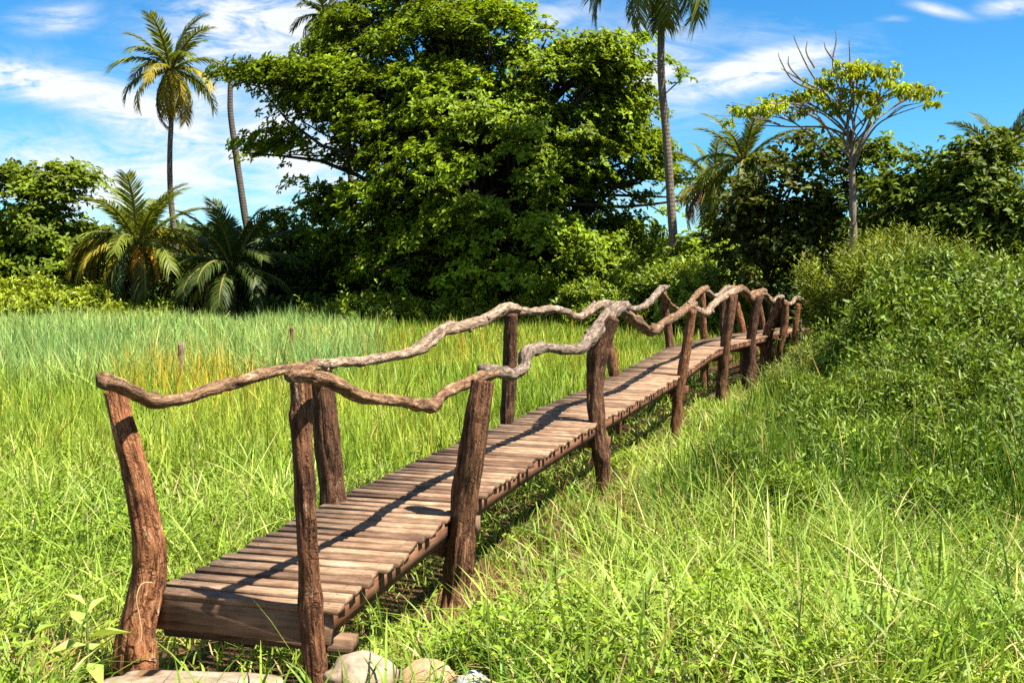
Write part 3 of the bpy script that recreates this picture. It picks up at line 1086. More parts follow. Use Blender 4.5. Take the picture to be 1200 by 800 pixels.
def big_tree():
    Y = 44.0
    rs = np.random.RandomState(11)
    envs = [pxenv(480, 85, 120, 85, Y, 0, .8), pxenv(560, 45, 75, 50, Y, 0, .8), pxenv(650, 130, 105, 78, Y, 0, .8), pxenv(560, 210, 175, 110, Y, -1, .7),
            pxenv(430, 125, 90, 48, Y, -2, .6), pxenv(330, 93, 55, 13, Y, -3, .8), pxenv(330, 168, 38, 13, Y, -2, .8),
            pxenv(715, 215, 62, 95, Y, 0, .8), pxenv(740, 90, 40, 40, Y, 0, .8), pxenv(735, 300, 60, 42, Y, -1, .8), pxenv(742, 165, 42, 45, Y, -1, .8), pxenv(690, 90, 60, 40, Y, -1, .8), pxenv(590, 300, 165, 52, Y, -2, .6), pxenv(430, 275, 80, 70, Y, 0, .7),
            pxenv(480, 10, 50, 35, Y, 0, .8), pxenv(405, 70, 45, 28, Y, -1, .8), pxenv(388, 122, 48, 36, Y, -2.5, .8), pxenv(350, 98, 40, 14, Y, -3, .8)]
    base = at(600, 352, Y); base = Vector((base.x, base.y, gz1(base.x, base.y)))
    t = empty('almond_tree', base, 'huge broadleaf tree with dark layered crown towering over the middle of the marsh', 'tree')
    pads = env_pads(rs, envs, 800, 0.6, 1.25, 0.5)
    # branches that stick out of the outline
    for (px, py) in [(262, 88), (283, 92), (300, 84), (345, 80), (372, 62), (585, 8), (592, 22), (795, 92), (778, 78), (772, 135), (760, 50), (705, 50), (640, 42),
                     (285, 175), (300, 182), (345, 175), (350, 215), (362, 245), (780, 190), (785, 250), (655, 62), (800, 210), (820, 214), (836, 226), (806, 228), (440, 12), (470, -5)]:
        pads.append((np.array(at(px, py, Y - 1 + rs.uniform(-2, 2))), rs.uniform(0.55, 0.85)))
    lp = local(pads, base)
    lv = Leaves()
    pad_leaves(lv, rs, lp, 37, 8, 0.255, 0.5, (0.135, 0.205, 0.007), 0.22, 0.18, 0.34, elev=(-.35, .75), centre=(0, 0, 7), ycol=(.20, .2, .01))
    m = Mesh()
    tg = [p - np.array([0, 0, 0.15]) for p, r in lp if rs.rand() < 0.3]
    limbs(m, rs, (0, 0, -0.3), (-0.6, 0, 9.0), 0.75, 0.28, tg, 12, (0.18, 0.95), 0.24)
    # two more stems
    m.tube([(0.2, 0.2, -0.2), (-2.2, 0, 2.6), (-4.0, -0.2, 4.8), (-5.0, -0.6, 6.8)], [0.5, 0.4, 0.28, 0.12], 26, 10, seed=3, lump=0.15)
    m.tube([(0, 0.3, -0.2), (1.6, 0.2, 2.6), (3.2, 0, 5.5), (4.6, 0, 9.0)], [0.5, 0.38, 0.28, 0.12], 26, 10, seed=4, lump=0.15)
    m.build('trunk', M_TRUNK_DARK, t)
    lv.build('crown', M_LEAF, t)
    return t


big_tree()


def leafy_tree(name, envs, base_px, Y, n_pads, label, cat='tree', seed=1, leaf=0.3, wr=0.5, base=(0.05, 0.09, 0.012), yellow=0.15, r=(0.6, 1.2),
               dens=22, n_leaf=6, trunk_r=0.2, inner=0.4, mat=M_TRUNK_DARK, ycol=(.2, .2, .02), group=None, var=0.25, top_f=0.8, flat=0.25, elev=(-0.35, 0.6), droop=0.15, limb_p=0.35):
    rs = np.random.RandomState(seed)
    E = [pxenv(*e[:4], Y, e[4] if len(e) > 4 else 0.0) for e in envs]
    b = at(base_px, 340, Y)
    b = Vector((b.x, b.y, gz1(b.x, b.y)))
    t = empty(name, b, label, cat, group)
    pads = local(env_pads(rs, E, n_pads, r[0], r[1], inner), b)
    lv = Leaves()
    zt = max(p[2] for p, _ in pads)
    pad_leaves(lv, rs, pads, dens, n_leaf, leaf, wr, base, var, yellow, flat, elev, ycol, centre=(0, 0, zt * 0.5), droop=droop)
    m = Mesh()
    tg = [p for p, q in pads if rs.rand() < limb_p]
    limbs(m, rs, (0, 0, -0.3), (float(np.mean([p[0] for p, _ in pads])) * 0.7, 0, zt * top_f), trunk_r, trunk_r * 0.35, tg, 8)
    m.build('trunk', mat, t)
    lv.build('crown', M_LEAF, t)
    return t


leafy_tree('broadleaf_tree', [(50, 235, 68, 55), (85, 215, 35, 28), (20, 285, 50, 50), (60, 300, 90, 40)], 55, 46, 120,
           'broad spreading tree left of the yellowing young palm, with open layered branches', seed=21, leaf=0.3, r=(0.6, 1.15), dens=32, base=(0.10, 0.148, 0.007))
leafy_tree('broadleaf_tree', [(330, 275, 42, 38), (350, 310, 55, 40), (310, 320, 40, 30)], 335, 47, 46,
           'low rounded tree between the bare palm trunk and the huge broadleaf tree', seed=22, leaf=0.28, r=(0.6, 1.1), dens=32, base=(0.085, 0.14, 0.008))
leafy_tree('dark_tree', [(905, 235, 42, 80), (890, 300, 40, 60), (945, 280, 45, 70), (930, 190, 35, 45), (955, 225, 40, 50), (870, 265, 25, 40)], 915, 31, 120,
           'dark loosely leaved tree with a few brown leaves behind the far end of the footbridge', seed=23, leaf=0.24, wr=0.6, r=(0.4, 0.8), base=(0.058, 0.08, 0.009), yellow=0.2,
           dens=34, ycol=(.22, .14, .03), trunk_r=0.16, flat=0.5, elev=(-0.9, 0.7), droop=0.2)
leafy_tree('broadleaf_tree', [(1025, 187, 30, 16), (1005, 215, 40, 30), (1040, 235, 35, 35), (980, 190, 30, 20)], 1015, 30, 42,
           'leafy tree behind the pale trunk of the tall yellow-topped tree', seed=24, leaf=0.22, wr=0.6, r=(0.4, 0.75), base=(0.078, 0.122, 0.010),
           dens=34, trunk_r=0.13, flat=0.5, elev=(-0.8, 0.7))
leafy_tree('round_leaf_tree', [(1075, 235, 50, 42), (1050, 260, 45, 50), (1100, 270, 50, 45)], 1075, 27, 80,
           'dense dark green tree directly right of the tall yellow-topped tree', seed=25, leaf=0.19, wr=0.65, r=(0.4, 0.8), base=(0.072, 0.112, 0.010),
           dens=36, trunk_r=0.13, flat=0.5, elev=(-0.8, 0.7), group=None)
leafy_tree('round_leaf_tree', [(1148, 205, 42, 38), (1135, 250, 60, 50), (1165, 175, 18, 18), (1130, 190, 16, 16)], 1145, 26, 90,
           'tallest dense green tree at the far right, rising beside the half hidden palm', seed=26, leaf=0.19, wr=0.65, r=(0.4, 0.8), base=(0.076, 0.116, 0.010),
           dens=36, trunk_r=0.14, flat=0.5, elev=(-0.8, 0.7))
leafy_tree('round_leaf_tree', [(1210, 268, 50, 34), (1265, 240, 50, 60), (1190, 275, 40, 36)], 1215, 25, 70,
           'dense green tree cut by the right picture edge, in front of the half hidden palm', seed=27, leaf=0.19, wr=0.65, r=(0.4, 0.8), base=(0.08, 0.122, 0.010),
           dens=36, trunk_r=0.13, flat=0.5, elev=(-0.8, 0.7))


leafy_tree('small_tree', [(828, 298, 34, 24), (800, 318, 36, 24), (852, 284, 24, 20), (770, 322, 30, 20)], 825, 35.5, 46,
           'small bright green tree between the very tall palm trunk and the dark loosely leaved tree', seed=29, leaf=0.24, wr=0.5, r=(0.45, 0.85),
           base=(0.12, 0.18, 0.010), dens=34, n_leaf=7, trunk_r=0.09)


def yellow_tree():
    Y = 26.0
    rs = np.random.RandomState(31)
    b = at(1000, 340, Y); b = Vector((b.x, b.y, gz1(b.x, b.y)))
    t = empty('slender_tree', b, 'tall slender pale-trunked tree with flat yellow-green crown tiers and bare dead twigs on top', 'tree')
    def lp(px, py, dy=0.0): return np.array(at(px, py, Y + dy)) - np.array(b)
    m = Mesh()
    m.tube([(0, 0, -0.3), lp(1000, 290), lp(999, 230), lp(998, 152)], [0.12, 0.105, 0.09, 0.05], 40, 12, seed=5, lump=0.12)
    tips = [(1030, 72, .62), (1012, 78, .5), (988, 84, .55), (965, 88, .4), (1000, 100, .5), (955, 108, .5), (975, 118, .5), (1062, 103, .55), (1080, 107, .42), (1045, 103, .4),
            (928, 113, .5), (905, 124, .5), (872, 127, .42), (888, 132, .35), (940, 128, .4), (1015, 112, .45), (985, 130, .35), (1020, 130, .3), (852, 143, .22), (1088, 110, .25)]
    pads = []
    for (px, py, r) in tips:
        dy = rs.uniform(-1.2, 1.2)
        tg = lp(px, py + rs.uniform(-4, 14), dy)
        a = lp(998, rs.uniform(160, 205))
        d = tg - a
        c1 = a + d * np.array([0.2, 0.2, 0.42]) + rs.normal(0, .1, 3); c2 = a + d * np.array([0.55, 0.55, 0.78]) + rs.normal(0, .12, 3)
        m.tube([a, c1, c2, tg], [0.034, 0.027, 0.018, 0.008], 18, 7, seed=int(px), caps=False)
        pads.append((tg, r * 0.95))
        for k in range(2):
            e = tg + np.array([rs.uniform(-.5, .5), rs.uniform(-.4, .4), rs.uniform(-.1, .2)])
            m.tube([c2, (c2 + e) / 2 + np.array([0, 0, .1]), e], [0.02, 0.015, 0.008], 8, 5, seed=int(px) + k, caps=False)
    for pts in [[(975, 120), (950, 85), (935, 55), (930, 42)], [(985, 110), (976, 75), (980, 48), (979, 36)], [(960, 108), (930, 95), (915, 72), (912, 62)],
                [(955, 80), (945, 62), (946, 48)], [(978, 72), (968, 58), (966, 50)], [(960, 105), (935, 92), (915, 80)], [(996, 100), (996, 70), (995, 48)], [(940, 95), (925, 78), (924, 66)]]:
        m.tube([lp(x, y, -.3) for x, y in pts], list(np.linspace(0.03, 0.008, len(pts))), 14, 5, seed=pts[0][0], caps=False)
    m.build('trunk', M_TRUNK, t)
    lv = Leaves()
    pad_leaves(lv, rs, pads, 115, 8, 0.17, 0.32, (0.215, 0.285, 0.014), 0.22, 0.35, flat=.12, elev=(-1.2, 0.1), ycol=(.36, .35, .014), droop=0.3)
    lv.build('crown', M_LEAF, t)


yellow_tree()


# ------------------------------------------------------------------ palms
def frond_mesh(name, L, curve, droop_leaf, cols, seed, n=46, leaf=0.75):
    """one pinnate frond along +x, arching by curve; base at the origin"""
    rs = np.random.RandomState(seed)
    k = 24
    ang = 0.0
    P = [np.zeros(3)]
    for i in range(k):
        ang -= curve / k * (0.4 + 1.2 * i / k)
        P.append(P[-1] + np.array([math.cos(ang), 0, math.sin(ang)]) * L / k)
    P = np.array(P)
    T = np.gradient(P, axis=0); T = nrm(T)
    lv = Leaves()
    u = np.repeat(np.linspace(0.14, 0.995, n), 2)
    side = np.tile([1.0, -1.0], n)
    s = u * k
    i = np.clip(s.astype(int), 0, k - 1); f = (s - i)[:, None]
    C = P[i] * (1 - f) + P[i + 1] * f
    Td = T[i]
    Up = np.cross(Td, np.array([0, 1.0, 0])) * -1
    Up = np.where(Up[:, 2:3] < 0, -Up, Up)
    prof = np.sin(np.clip((u - 0.08) / 0.95, 0, 1) * math.pi) ** 0.55
    LL = leaf * (0.3 + 0.7 * prof) * rs.uniform(0.85, 1.12, len(u))
    D = np.stack([0 * u, side, 0 * u], 1) * 0.8 + Td * (0.45 + 0.5 * u)[:, None] + Up * 0.18 + rs.normal(0, 0.07, (len(u), 3))
    D = nrm(D)
    dr = droop_leaf * rs.uniform(0.7, 1.3, len(u))
    # leaflet in two pieces so that it bends down
    W = 0.055 * leaf / 0.75 * rs.uniform(0.8, 1.2, len(u)) * 1.25
    Nn = Up
    Sd = nrm(np.cross(D, Nn))
    m1 = C + D * (LL * 0.5)[:, None] - np.array([0, 0, 1.0]) * (LL * 0.5 * dr * 0.5)[:, None]
    tip = C + D * (LL * (0.95 - 0.3 * dr))[:, None] - np.array([0, 0, 1.0]) * (LL * dr * 0.85)[:, None]
    nn = len(u)
    V = np.zeros((nn, 5, 3))
    V[:, 0] = C - Td * (W * 0.3)[:, None]; V[:, 1] = C + Td * (W * 0.3)[:, None]
    V[:, 2] = m1 - Td * (W * 0.5)[:, None]; V[:, 3] = m1 + Td * (W * 0.5)[:, None]
    V[:, 4] = tip
    b = np.arange(nn)[:, None] * 5
    Tr = np.concatenate([b + np.array([0, 1, 3]), b + np.array([0, 3, 2]), b + np.array([2, 3, 4])], 0)
    cu = cols(u, rs)
    lv.add(V.reshape(-1, 3), Tr, np.repeat(cu, 5, axis=0))
    Vt, Q, _, _ = tube(P, list(np.linspace(0.03, 0.006, len(P))), 20, 5, caps=False)
    Q3 = np.concatenate([Q[:, [0, 1, 2]], Q[:, [0, 2, 3]]], 0)
    lv.add(Vt, Q3, np.tile(np.array([[0.16, 0.15, 0.03]]), (len(Vt), 1)))
    o = lv.build(name, M_PALM)
    me = o.data
    bpy.data.objects.remove(o)
    return me


def pc(a, b, tipc=None):
    def f(u, rs):
        k = np.clip(u[:, None], 0, 1)
        c = np.array(a)[None] * (1 - k) + np.array(b)[None] * k
        return np.clip(c * np.exp(rs.normal(0, 0.18, (len(u), 1))), 0, 0.9)
    return f


GREEN = pc((0.085, 0.12, 0.012), (0.12, 0.15, 0.014))
DKGREEN = pc((0.04, 0.066, 0.012), (0.055, 0.08, 0.014))
YELLO = pc((0.16, 0.17, 0.012), (0.34, 0.25, 0.015))
ORANGE = pc((0.46, 0.24, 0.015), (0.52, 0.24, 0.02))
BROWN = pc((0.20, 0.08, 0.03), (0.24, 0.10, 0.04))
FR = {}
for key, (colf, seed) in {'green': (GREEN, 1), 'dark': (DKGREEN, 2), 'yellow': (YELLO, 3), 'orange': (ORANGE, 4), 'brown': (BROWN, 5)}.items():
    FR[key] = [frond_mesh('frond', 1.0, c, d, colf, seed * 10 + i, 46, 0.29) for i, (c, d) in enumerate([(0.9, 0.35), (1.5, 0.6), (2.1, 0.9)])]
rsP = np.random.RandomState(77)


def palm(label, trunk_px, crown_px, Y, flen, spec, seed, base_px=None, r=0.14, cat='palm tree', coconut=0, group=None, name='coconut_palm'):
    """spec: list of (azimuth deg, tilt deg above horizontal, colour, curve index)"""
    top = at(crown_px[0], crown_px[1], Y)
    bx = at(base_px if base_px is not None else trunk_px[0][0], 340, Y)
    b = Vector((bx.x, Y, gz1(bx.x, Y)))
    t = empty(name, b, label, cat, group)
    pts = [Vector((0, 0, -0.3))] + [at(x, y, Y) - b for (x, y) in trunk_px] + [top - b]
    m = Mesh()
    rr = list(np.linspace(r * 1.2, r * 0.75, len(pts)))
    m.tube(pts, rr, 60, 12, seed=seed, lump=0.06)
    m.build('trunk', M_PALMTRUNK, t)
    c = top - b
    for (az, tilt, colr, ci) in spec:
        o = bpy.data.objects.new('frond', FR[colr][ci])
        COL.objects.link(o)
        o.parent = t
        o.location = c + Vector((math.cos(rad(az)), math.sin(rad(az)), 0)) * 0.06
        o.rotation_euler = (0, -rad(tilt), rad(az))
        k = flen * rsP.uniform(0.88, 1.1)
        o.scale = (k, k, k)
        if colr == 'orange': o.scale = (k * .62,) * 3
        if colr in ('orange', 'brown'): o['label'] = 'withered %s frond' % colr
    for i in range(coconut):
        a = rsP.uniform(0, 6.28)
        mm = Mesh()
        p = c + Vector((math.cos(a) * 0.2, math.sin(a) * 0.2, -0.18 - 0.1 * rsP.rand()))
        mm.tube([p + Vector((0, 0, -.12)), p + Vector((0, 0, -.09)), p, p + Vector((0, 0, .09)), p + Vector((0, 0, .12))], [.02, .08, .11, .08, .02], 12, 10)
        mm.build('coconut', M_COCO, t)
    return t


def std_spec(seed, n=20, green='green', yellow=0.2, low='yellow', lowest=-50, top=82):
    rs = np.random.RandomState(seed)
    out = []
    for i in range(n):
        f = i / (n - 1)
        tilt = top + (lowest - top) * f ** 1.05 + rs.uniform(-7, 7)
        az = (i * 137.5 + rs.uniform(-14, 14)) % 360
        colr = green
        if f > 0.5 and rs.rand() < yellow * 2: colr = low
        out.append((az, tilt, colr, 0 if tilt > 45 else (1 if tilt > 0 else (1 if rs.rand() < .5 else 2))))
    return out


M_COCO = stone_mat('coconut_husk', (0.25, 0.14, 0.02), (0.34, 0.19, 0.03), (0.40, 0.25, 0.04))

palm('tall coconut palm with full crown standing alone against the sky at the left', [(206, 290), (200, 230), (199, 180), (201, 130)], (200, 82), 52, 3.1,
     std_spec(1, 26, 'green', .35, lowest=-48), 1, base_px=212, r=0.145, coconut=5)
palm('tall bare-topped palm trunk leaning behind the left branch of the huge tree', [(292, 290), (285, 240), (275, 170), (270, 130)], (270, 96), 50, 1.2, [], 2, base_px=296, r=0.17, name='palm_trunk')
palm('very tall coconut palm right of the huge tree, its crown cut by the top edge', [(790, 300), (787, 250), (781, 160), (775, 90), (775, 20)], (776, -62), 36, 3.4,
     std_spec(3, 26, 'green', 0, lowest=-55), 3, base_px=792, r=0.15, coconut=4)
palm('shaggy palm with rust red dead fronds just right of the very tall palm trunk', [(838, 320), (836, 260)], (836, 215), 40, 2.0,
     std_spec(4, 22, 'green', .2, lowest=-40) + [(180, -30, 'brown', 1), (200, -25, 'brown', 1), (165, -40, 'brown', 2), (230, -55, 'brown', 2), (320, -50, 'orange', 2), (300, -65, 'brown', 2)], 4, r=0.12)
palm('green palm between the shaggy palm and the dark loosely leaved tree', [(876, 300), (875, 240)], (872, 188), 36, 2.1, std_spec(5, 22, 'green', .15, lowest=-50), 5, r=0.12)
palm('palm half hidden behind the dense trees at the far right', [(1176, 260), (1176, 230)], (1177, 192), 31, 2.0, std_spec(6, 18, 'dark', .1, lowest=-30), 6, r=0.12)
palm('young palm with drooping yellow and orange fronds at the left edge of the marsh', [(158, 335), (160, 318)], (162, 286), 43, 3.2,
     std_spec(7, 22, 'green', .3, lowest=5) + [(190, 18, 'yellow', 1), (176, 2, 'yellow', 2), (205, 8, 'yellow', 2), (215, -15, 'yellow', 2), (182, -15, 'yellow', 2), (170, 20, 'yellow', 1), (198, 26, 'yellow', 2), (350, 2, 'orange', 2), (330, -35, 'orange', 2), (150, 30, 'green', 2), (195, 38, 'green', 2), (20, 35, 'green', 2),
                                                (265, -55, 'orange', 2), (290, -10, 'orange', 1), (340, -12, 'orange', 2), (230, -45, 'orange', 2), (300, -20, 'dark', 2), (10, 20, 'yellow', 1), (240, -25, 'dark', 2)], 7, r=0.2, coconut=6)
palm('young dark green palm with low spreading fronds at the foot of the bare palm trunk', [(272, 345), (273, 335)], (274, 316), 43, 3.2,
     std_spec(8, 30, 'dark', .05, lowest=-20) + [(195, -12, 'yellow', 2), (215, -22, 'yellow', 2), (175, 35, 'yellow', 2)], 8, r=0.2)
palm('palm mostly hidden behind the top of the huge tree, one tuft of fronds showing', [(413, 280), (412, 220), (405, 130), (395, 60)], (380, 18), 54, 2.4, std_spec(9, 18, 'dark', .1), 9, r=0.17)


# ------------------------------------------------------------------ shrubs
def shrub(name, label, group, loc, R, Hh, seed, n_twigs, leaf, wr, base, yellow=0.15, ycol=(.2, .2, .02), upright=0.6, per=11, twig=0.28, var=0.28, cat='shrub', mat=None, k=13, rk=(.18, .5), qmin=0.35):
    rs = np.random.RandomState(seed)
    t = empty(name, loc, label, cat, group)
    # lumpy volume made of several mounds
    cen = np.stack([rs.normal(0, 0.46 * R, k), rs.normal(0, 0.46 * R, k), rs.uniform(0.3, 0.8, k) * Hh], 1)
    rr = rs.uniform(rk[0], rk[1], k) * R
    j = rs.randint(0, k, n_twigs)
    d = nrm(rs.normal(0, 1, (n_twigs, 3)))
    q = rs.uniform(qmin, 1.0, n_twigs) ** 0.6
    C = cen[j] + d * (rr[j] * q)[:, None] * np.array([1, 1, 0.8 * Hh / max(R, .1) * 0.75])
    low = rs.rand(n_twigs) < 0.25
    C[low, 2] = rs.uniform(0.05, 0.5, low.sum()) * Hh
    keep = C[:, 2] > 0.03
    C = C[keep]; d = d[keep]
    n = len(C)
    ax = nrm(d * (1 - upright) + np.array([0, 0, upright]) + rs.normal(0, 0.25, (n, 3)))
    tw = twig * np.where(rs.rand(n) < 0.12, rs.uniform(1.6, 2.6, n), 1.0)
    kk = np.repeat(np.arange(n), per)
    N = len(kk)
    u = np.tile(np.linspace(0, 1, per), n)
    ref = np.array([[0.4, 0.8, 0.15]])
    A = nrm(np.cross(ax, np.tile(ref, (n, 1)))); B = np.cross(ax, A)
    ph = np.tile(np.arange(per) * 2.4, n) + rs.uniform(0, 6, n)[kk]
    P = C[kk] + ax[kk] * (u * tw[kk])[:, None]
    D = (A[kk] * np.cos(ph)[:, None] + B[kk] * np.sin(ph)[:, None]) + ax[kk] * (0.35 + 0.6 * u)[:, None]
    Nn = ax[kk] + rs.normal(0, 0.25, (N, 3))
    LL = leaf * rs.uniform(0.7, 1.2, N)
    col = leaf_cols(rs, N, base, var, yellow, ycol) * np.exp(rs.normal(0, 0.16, n))[kk][:, None]
    lv = Leaves()
    lv.add(*leaf_batch(P, D, Nn, LL, LL * wr, col, 0.18, 0.08, 0.5))
    lv.build('foliage', mat or M_SHRUB, t)
    m = Mesh()
    for i in range(7):
        c = cen[i]
        m.tube([(rs.normal(0, .06), rs.normal(0, .06), -0.15), c * np.array([.45, .45, .5]), c, c + np.array([0, 0, rr[i] * .6])], [.03, .024, .014, .006], 10, 6, seed=i, caps=False)
    m.build('stem', M_TRUNK_DARK, t)
    return t


def on_ground(px, Y):
    x = at(px, 340, Y).x
    return Vector((x, Y, gz1(x, Y) - 0.03))


G_R = 'leafy shrubs massed at the right edge of the marsh'
L_R = 'glossy small-leaved shrub in the thicket right of the footbridge'
protoA = shrub('thicket_shrub', L_R, G_R, on_ground(1140, 17.5), 1.7, 2.6, 41, 1700, 0.13, 0.42, (0.092, 0.150, 0.010), 0.16, ycol=(.26, .25, .03), twig=.3, upright=.35, k=15, rk=(.16, .34), qmin=.7)
protoB = shrub('thicket_shrub', L_R, G_R, on_ground(1195, 14.5), 1.4, 1.75, 42, 1350, 0.125, 0.42, (0.088, 0.146, 0.010), 0.16, ycol=(.26, .25, .03), twig=.3, upright=.35, k=14, rk=(.16, .36), qmin=.7)
for i, (px, Y, pr, sc) in enumerate([(1225, 18.5, 0, 1.02), (1092, 19.5, 0, .84), (1110, 21.5, 0, 1.0), (1175, 20, 0, 1.05), (1280, 17, 0, 1.0), (1250, 20.5, 0, 1.08), (1330, 19, 0, 1.1),
                                     (1048, 17.6, 1, .86), (1090, 16.2, 1, 1.0), (1140, 15.3, 1, .96), (1250, 15, 1, 1.05), (1112, 13.8, 1, .66), (1165, 13.0, 1, .66), (1240, 13.2, 1, .78),
                                     (1052, 14.9, 1, .55), (1310, 14.5, 1, 1.05), (1010, 19.2, 1, .62), (1205, 11.7, 1, .46), (1035, 16.0, 1, .4), (1085, 12.4, 1, .4), (1000, 14.2, 1, .3), (1040, 12.9, 1, .34), (990, 12.4, 1, .26), (1130, 11.3, 1, .38), (1070, 11.0, 1, .28), (1180, 10.4, 1, .34), (960, 13.6, 1, .3), (1230, 11.2, 1, .42), (955, 15.0, 1, .32), (1015, 14.0, 1, .46), (960, 17.5, 1, .42), (1060, 13.4, 1, .5), (1150, 10.0, 1, .26), (1215, 9.7, 1, .34), (1010, 11.4, 1, .24), (1110, 12.6, 1, .48), (968, 12.8, 1, .42), (1012, 12.2, 1, .46), (1062, 11.6, 1, .5), (1122, 11.5, 1, .56), (1182, 11.2, 1, .55), (1236, 10.6, 1, .6), (1095, 10.3, 1, .4), (1165, 9.8, 1, .42), (1225, 9.1, 1, .42), (1035, 10.8, 1, .34), (1150, 12.6, 1, .7), (1200, 12.4, 1, .75)]):
    if pr == 0: sc *= (.76, .88, .68, .82)[i % 4]
    copy_thing(protoA if pr == 0 else protoB, on_ground(px, Y), i * 1.3 + .4, (sc * (1.1 if i % 2 else .92), sc, sc * (0.78 + 0.10 * ((i * 3) % 5))), L_R, G_R)
G_S = 'leafy weeds among the rushes right of the footbridge'
L_S = 'bright narrow-leaved weed growing among the rushes right of the footbridge'
pS = shrub('leafy_weed', L_S, G_S, on_ground(1000, 9.6), 0.42, 0.62, 49, 120, 0.12, 0.2, (0.105, 0.175, 0.013), 0.2, upright=.6, twig=.3, per=10, k=8, rk=(.2, .4), cat='plant')
for i, (px, Y, sc) in enumerate([(1060, 10.2, 1.0), (1150, 9.2, 1.0), (880, 9.6, .7), (1090, 8.2, .8), (960, 11.8, 1.1), (1045, 12.0, 1.0), (1210, 10.4, 1.1), (860, 11.0, .6), (930, 8.4, .7)]):
    copy_thing(pS, on_ground(px, Y), i * 1.1, (sc * 1.1, sc, sc * (.9 + .1 * (i % 3))), L_S, G_S)
shrub('feathery_shrub', 'bright feathery upright shrub below the pale trunk of the tall yellow-topped tree', None, on_ground(1006, 21.0), 1.1, 2.75, 43, 2300, 0.13, 0.2, (0.125, 0.17, 0.014), 0.25, upright=0.8, twig=.36)
shrub('feathery_shrub', 'feathery bright shrub with pointed top against the dense dark trees', None, on_ground(1066, 22.5), 1.0, 3.2, 44, 2200, 0.13, 0.2, (0.115, 0.155, 0.014), 0.2, upright=0.8, twig=.36)
shrub('low_shrub', 'pale yellow-green rounded mound of fine growth near the far end of the footbridge', None, on_ground(985, 16.6), 0.75, 1.0, 45, 1400, 0.10, 0.16, (0.15, 0.19, 0.04), 0.3, upright=0.85, twig=.25)

G_B = 'bright bushes behind the footbridge'
L_B = 'light green bush behind the footbridge at the foot of the trees'
pB = shrub('broadleaf_bush', L_B, G_B, on_ground(800, 33), 1.5, 2.6, 46, 1300, 0.17, 0.5, (0.15, 0.215, 0.016), 0.2)
for i, (px, Y, sc) in enumerate([(842, 34, 1.15), (765, 35, .95), (720, 37, .8), (870, 32.5, .62), (690, 39, .8), (782, 37, 1.15)]):
    copy_thing(pB, on_ground(px, Y), i * 1.9 + .6, (sc * 1.1, sc, sc), L_B, G_B)
G_L = 'bright bushes at the left edge of the field'
L_L = 'sunlit yellow-green bush at the back left edge of the marsh'
pL = shrub('meadow_bush', L_L, G_L, on_ground(60, 41.8), 2.0, 2.1, 47, 1500, 0.2, 0.5, (0.19, 0.25, 0.014), 0.35)
for i, (px, Y, sc) in enumerate([(10, 42, 1.0), (108, 42, .85), (-50, 42, 1.1), (150, 41.5, .55), (-110, 42, 1.1), (32, 40.8, .7), (85, 40.8, .6), (180, 41.2, .4)]):
    copy_thing(pL, on_ground(px, Y), i * 2.1 + .3, (sc * 1.15, sc, sc), L_L, G_L)
G_W = 'young bright plants at the foot of the huge tree'
L_W = 'low bright young plant growing in front of the huge tree'
pW = shrub('young_plant', L_W, G_W, on_ground(425, 41.5), 0.9, 1.5, 48, 260, 0.34, 0.4, (0.15, 0.21, 0.016), 0.2, per=8, twig=.3)
for i, (px, Y, sc) in enumerate([(455, 41.5, .95), (395, 42, .6), (490, 42, .75), (520, 42.5, .65), (575, 42, .6), (640, 41, .7), (180, 42, .8), (410, 41, .9), (440, 40.5, .8), (472, 41, .7), (505, 40.8, .85), (545, 41, .8), (600, 40.6, .85), (665, 40, .9), (370, 41.5, .7), (620, 42, .9), (700, 39, .8)]):
    copy_thing(pW, on_ground(px, Y), i * 1.7, (sc, sc, sc), L_W, G_W)


# far-off wood behind the trees: reads as one dark mass
def far_wood():
    rs = np.random.RandomState(51)
    n = 15000
    x = rs.uniform(-65, 65, n); y = rs.uniform(58, 72, n)
    top = 3.4 + 2.4 * fbm(x * 0.12, y * 0.05, 5, 3) + 1.2 * sstep(10, 30, x) 
    z = rs.uniform(0, 1, n) ** 0.8 * top
    C = np.stack([x, y, z], 1)
    ax = np.stack([0 * x, -0.5 + 0 * y, 0.8 + 0 * z], 1) + rs.normal(0, .3, (n, 3))
    lv = Leaves()
    lv.add(*rosettes(rs, C, ax, 6, 0.75, 0.5, (0.04, 0.07, 0.014), .25, .1, elev=(-.8, .8)))
    o = lv.build('far_wood', M_LEAF)
    tag(o, kind='stuff')


far_wood()


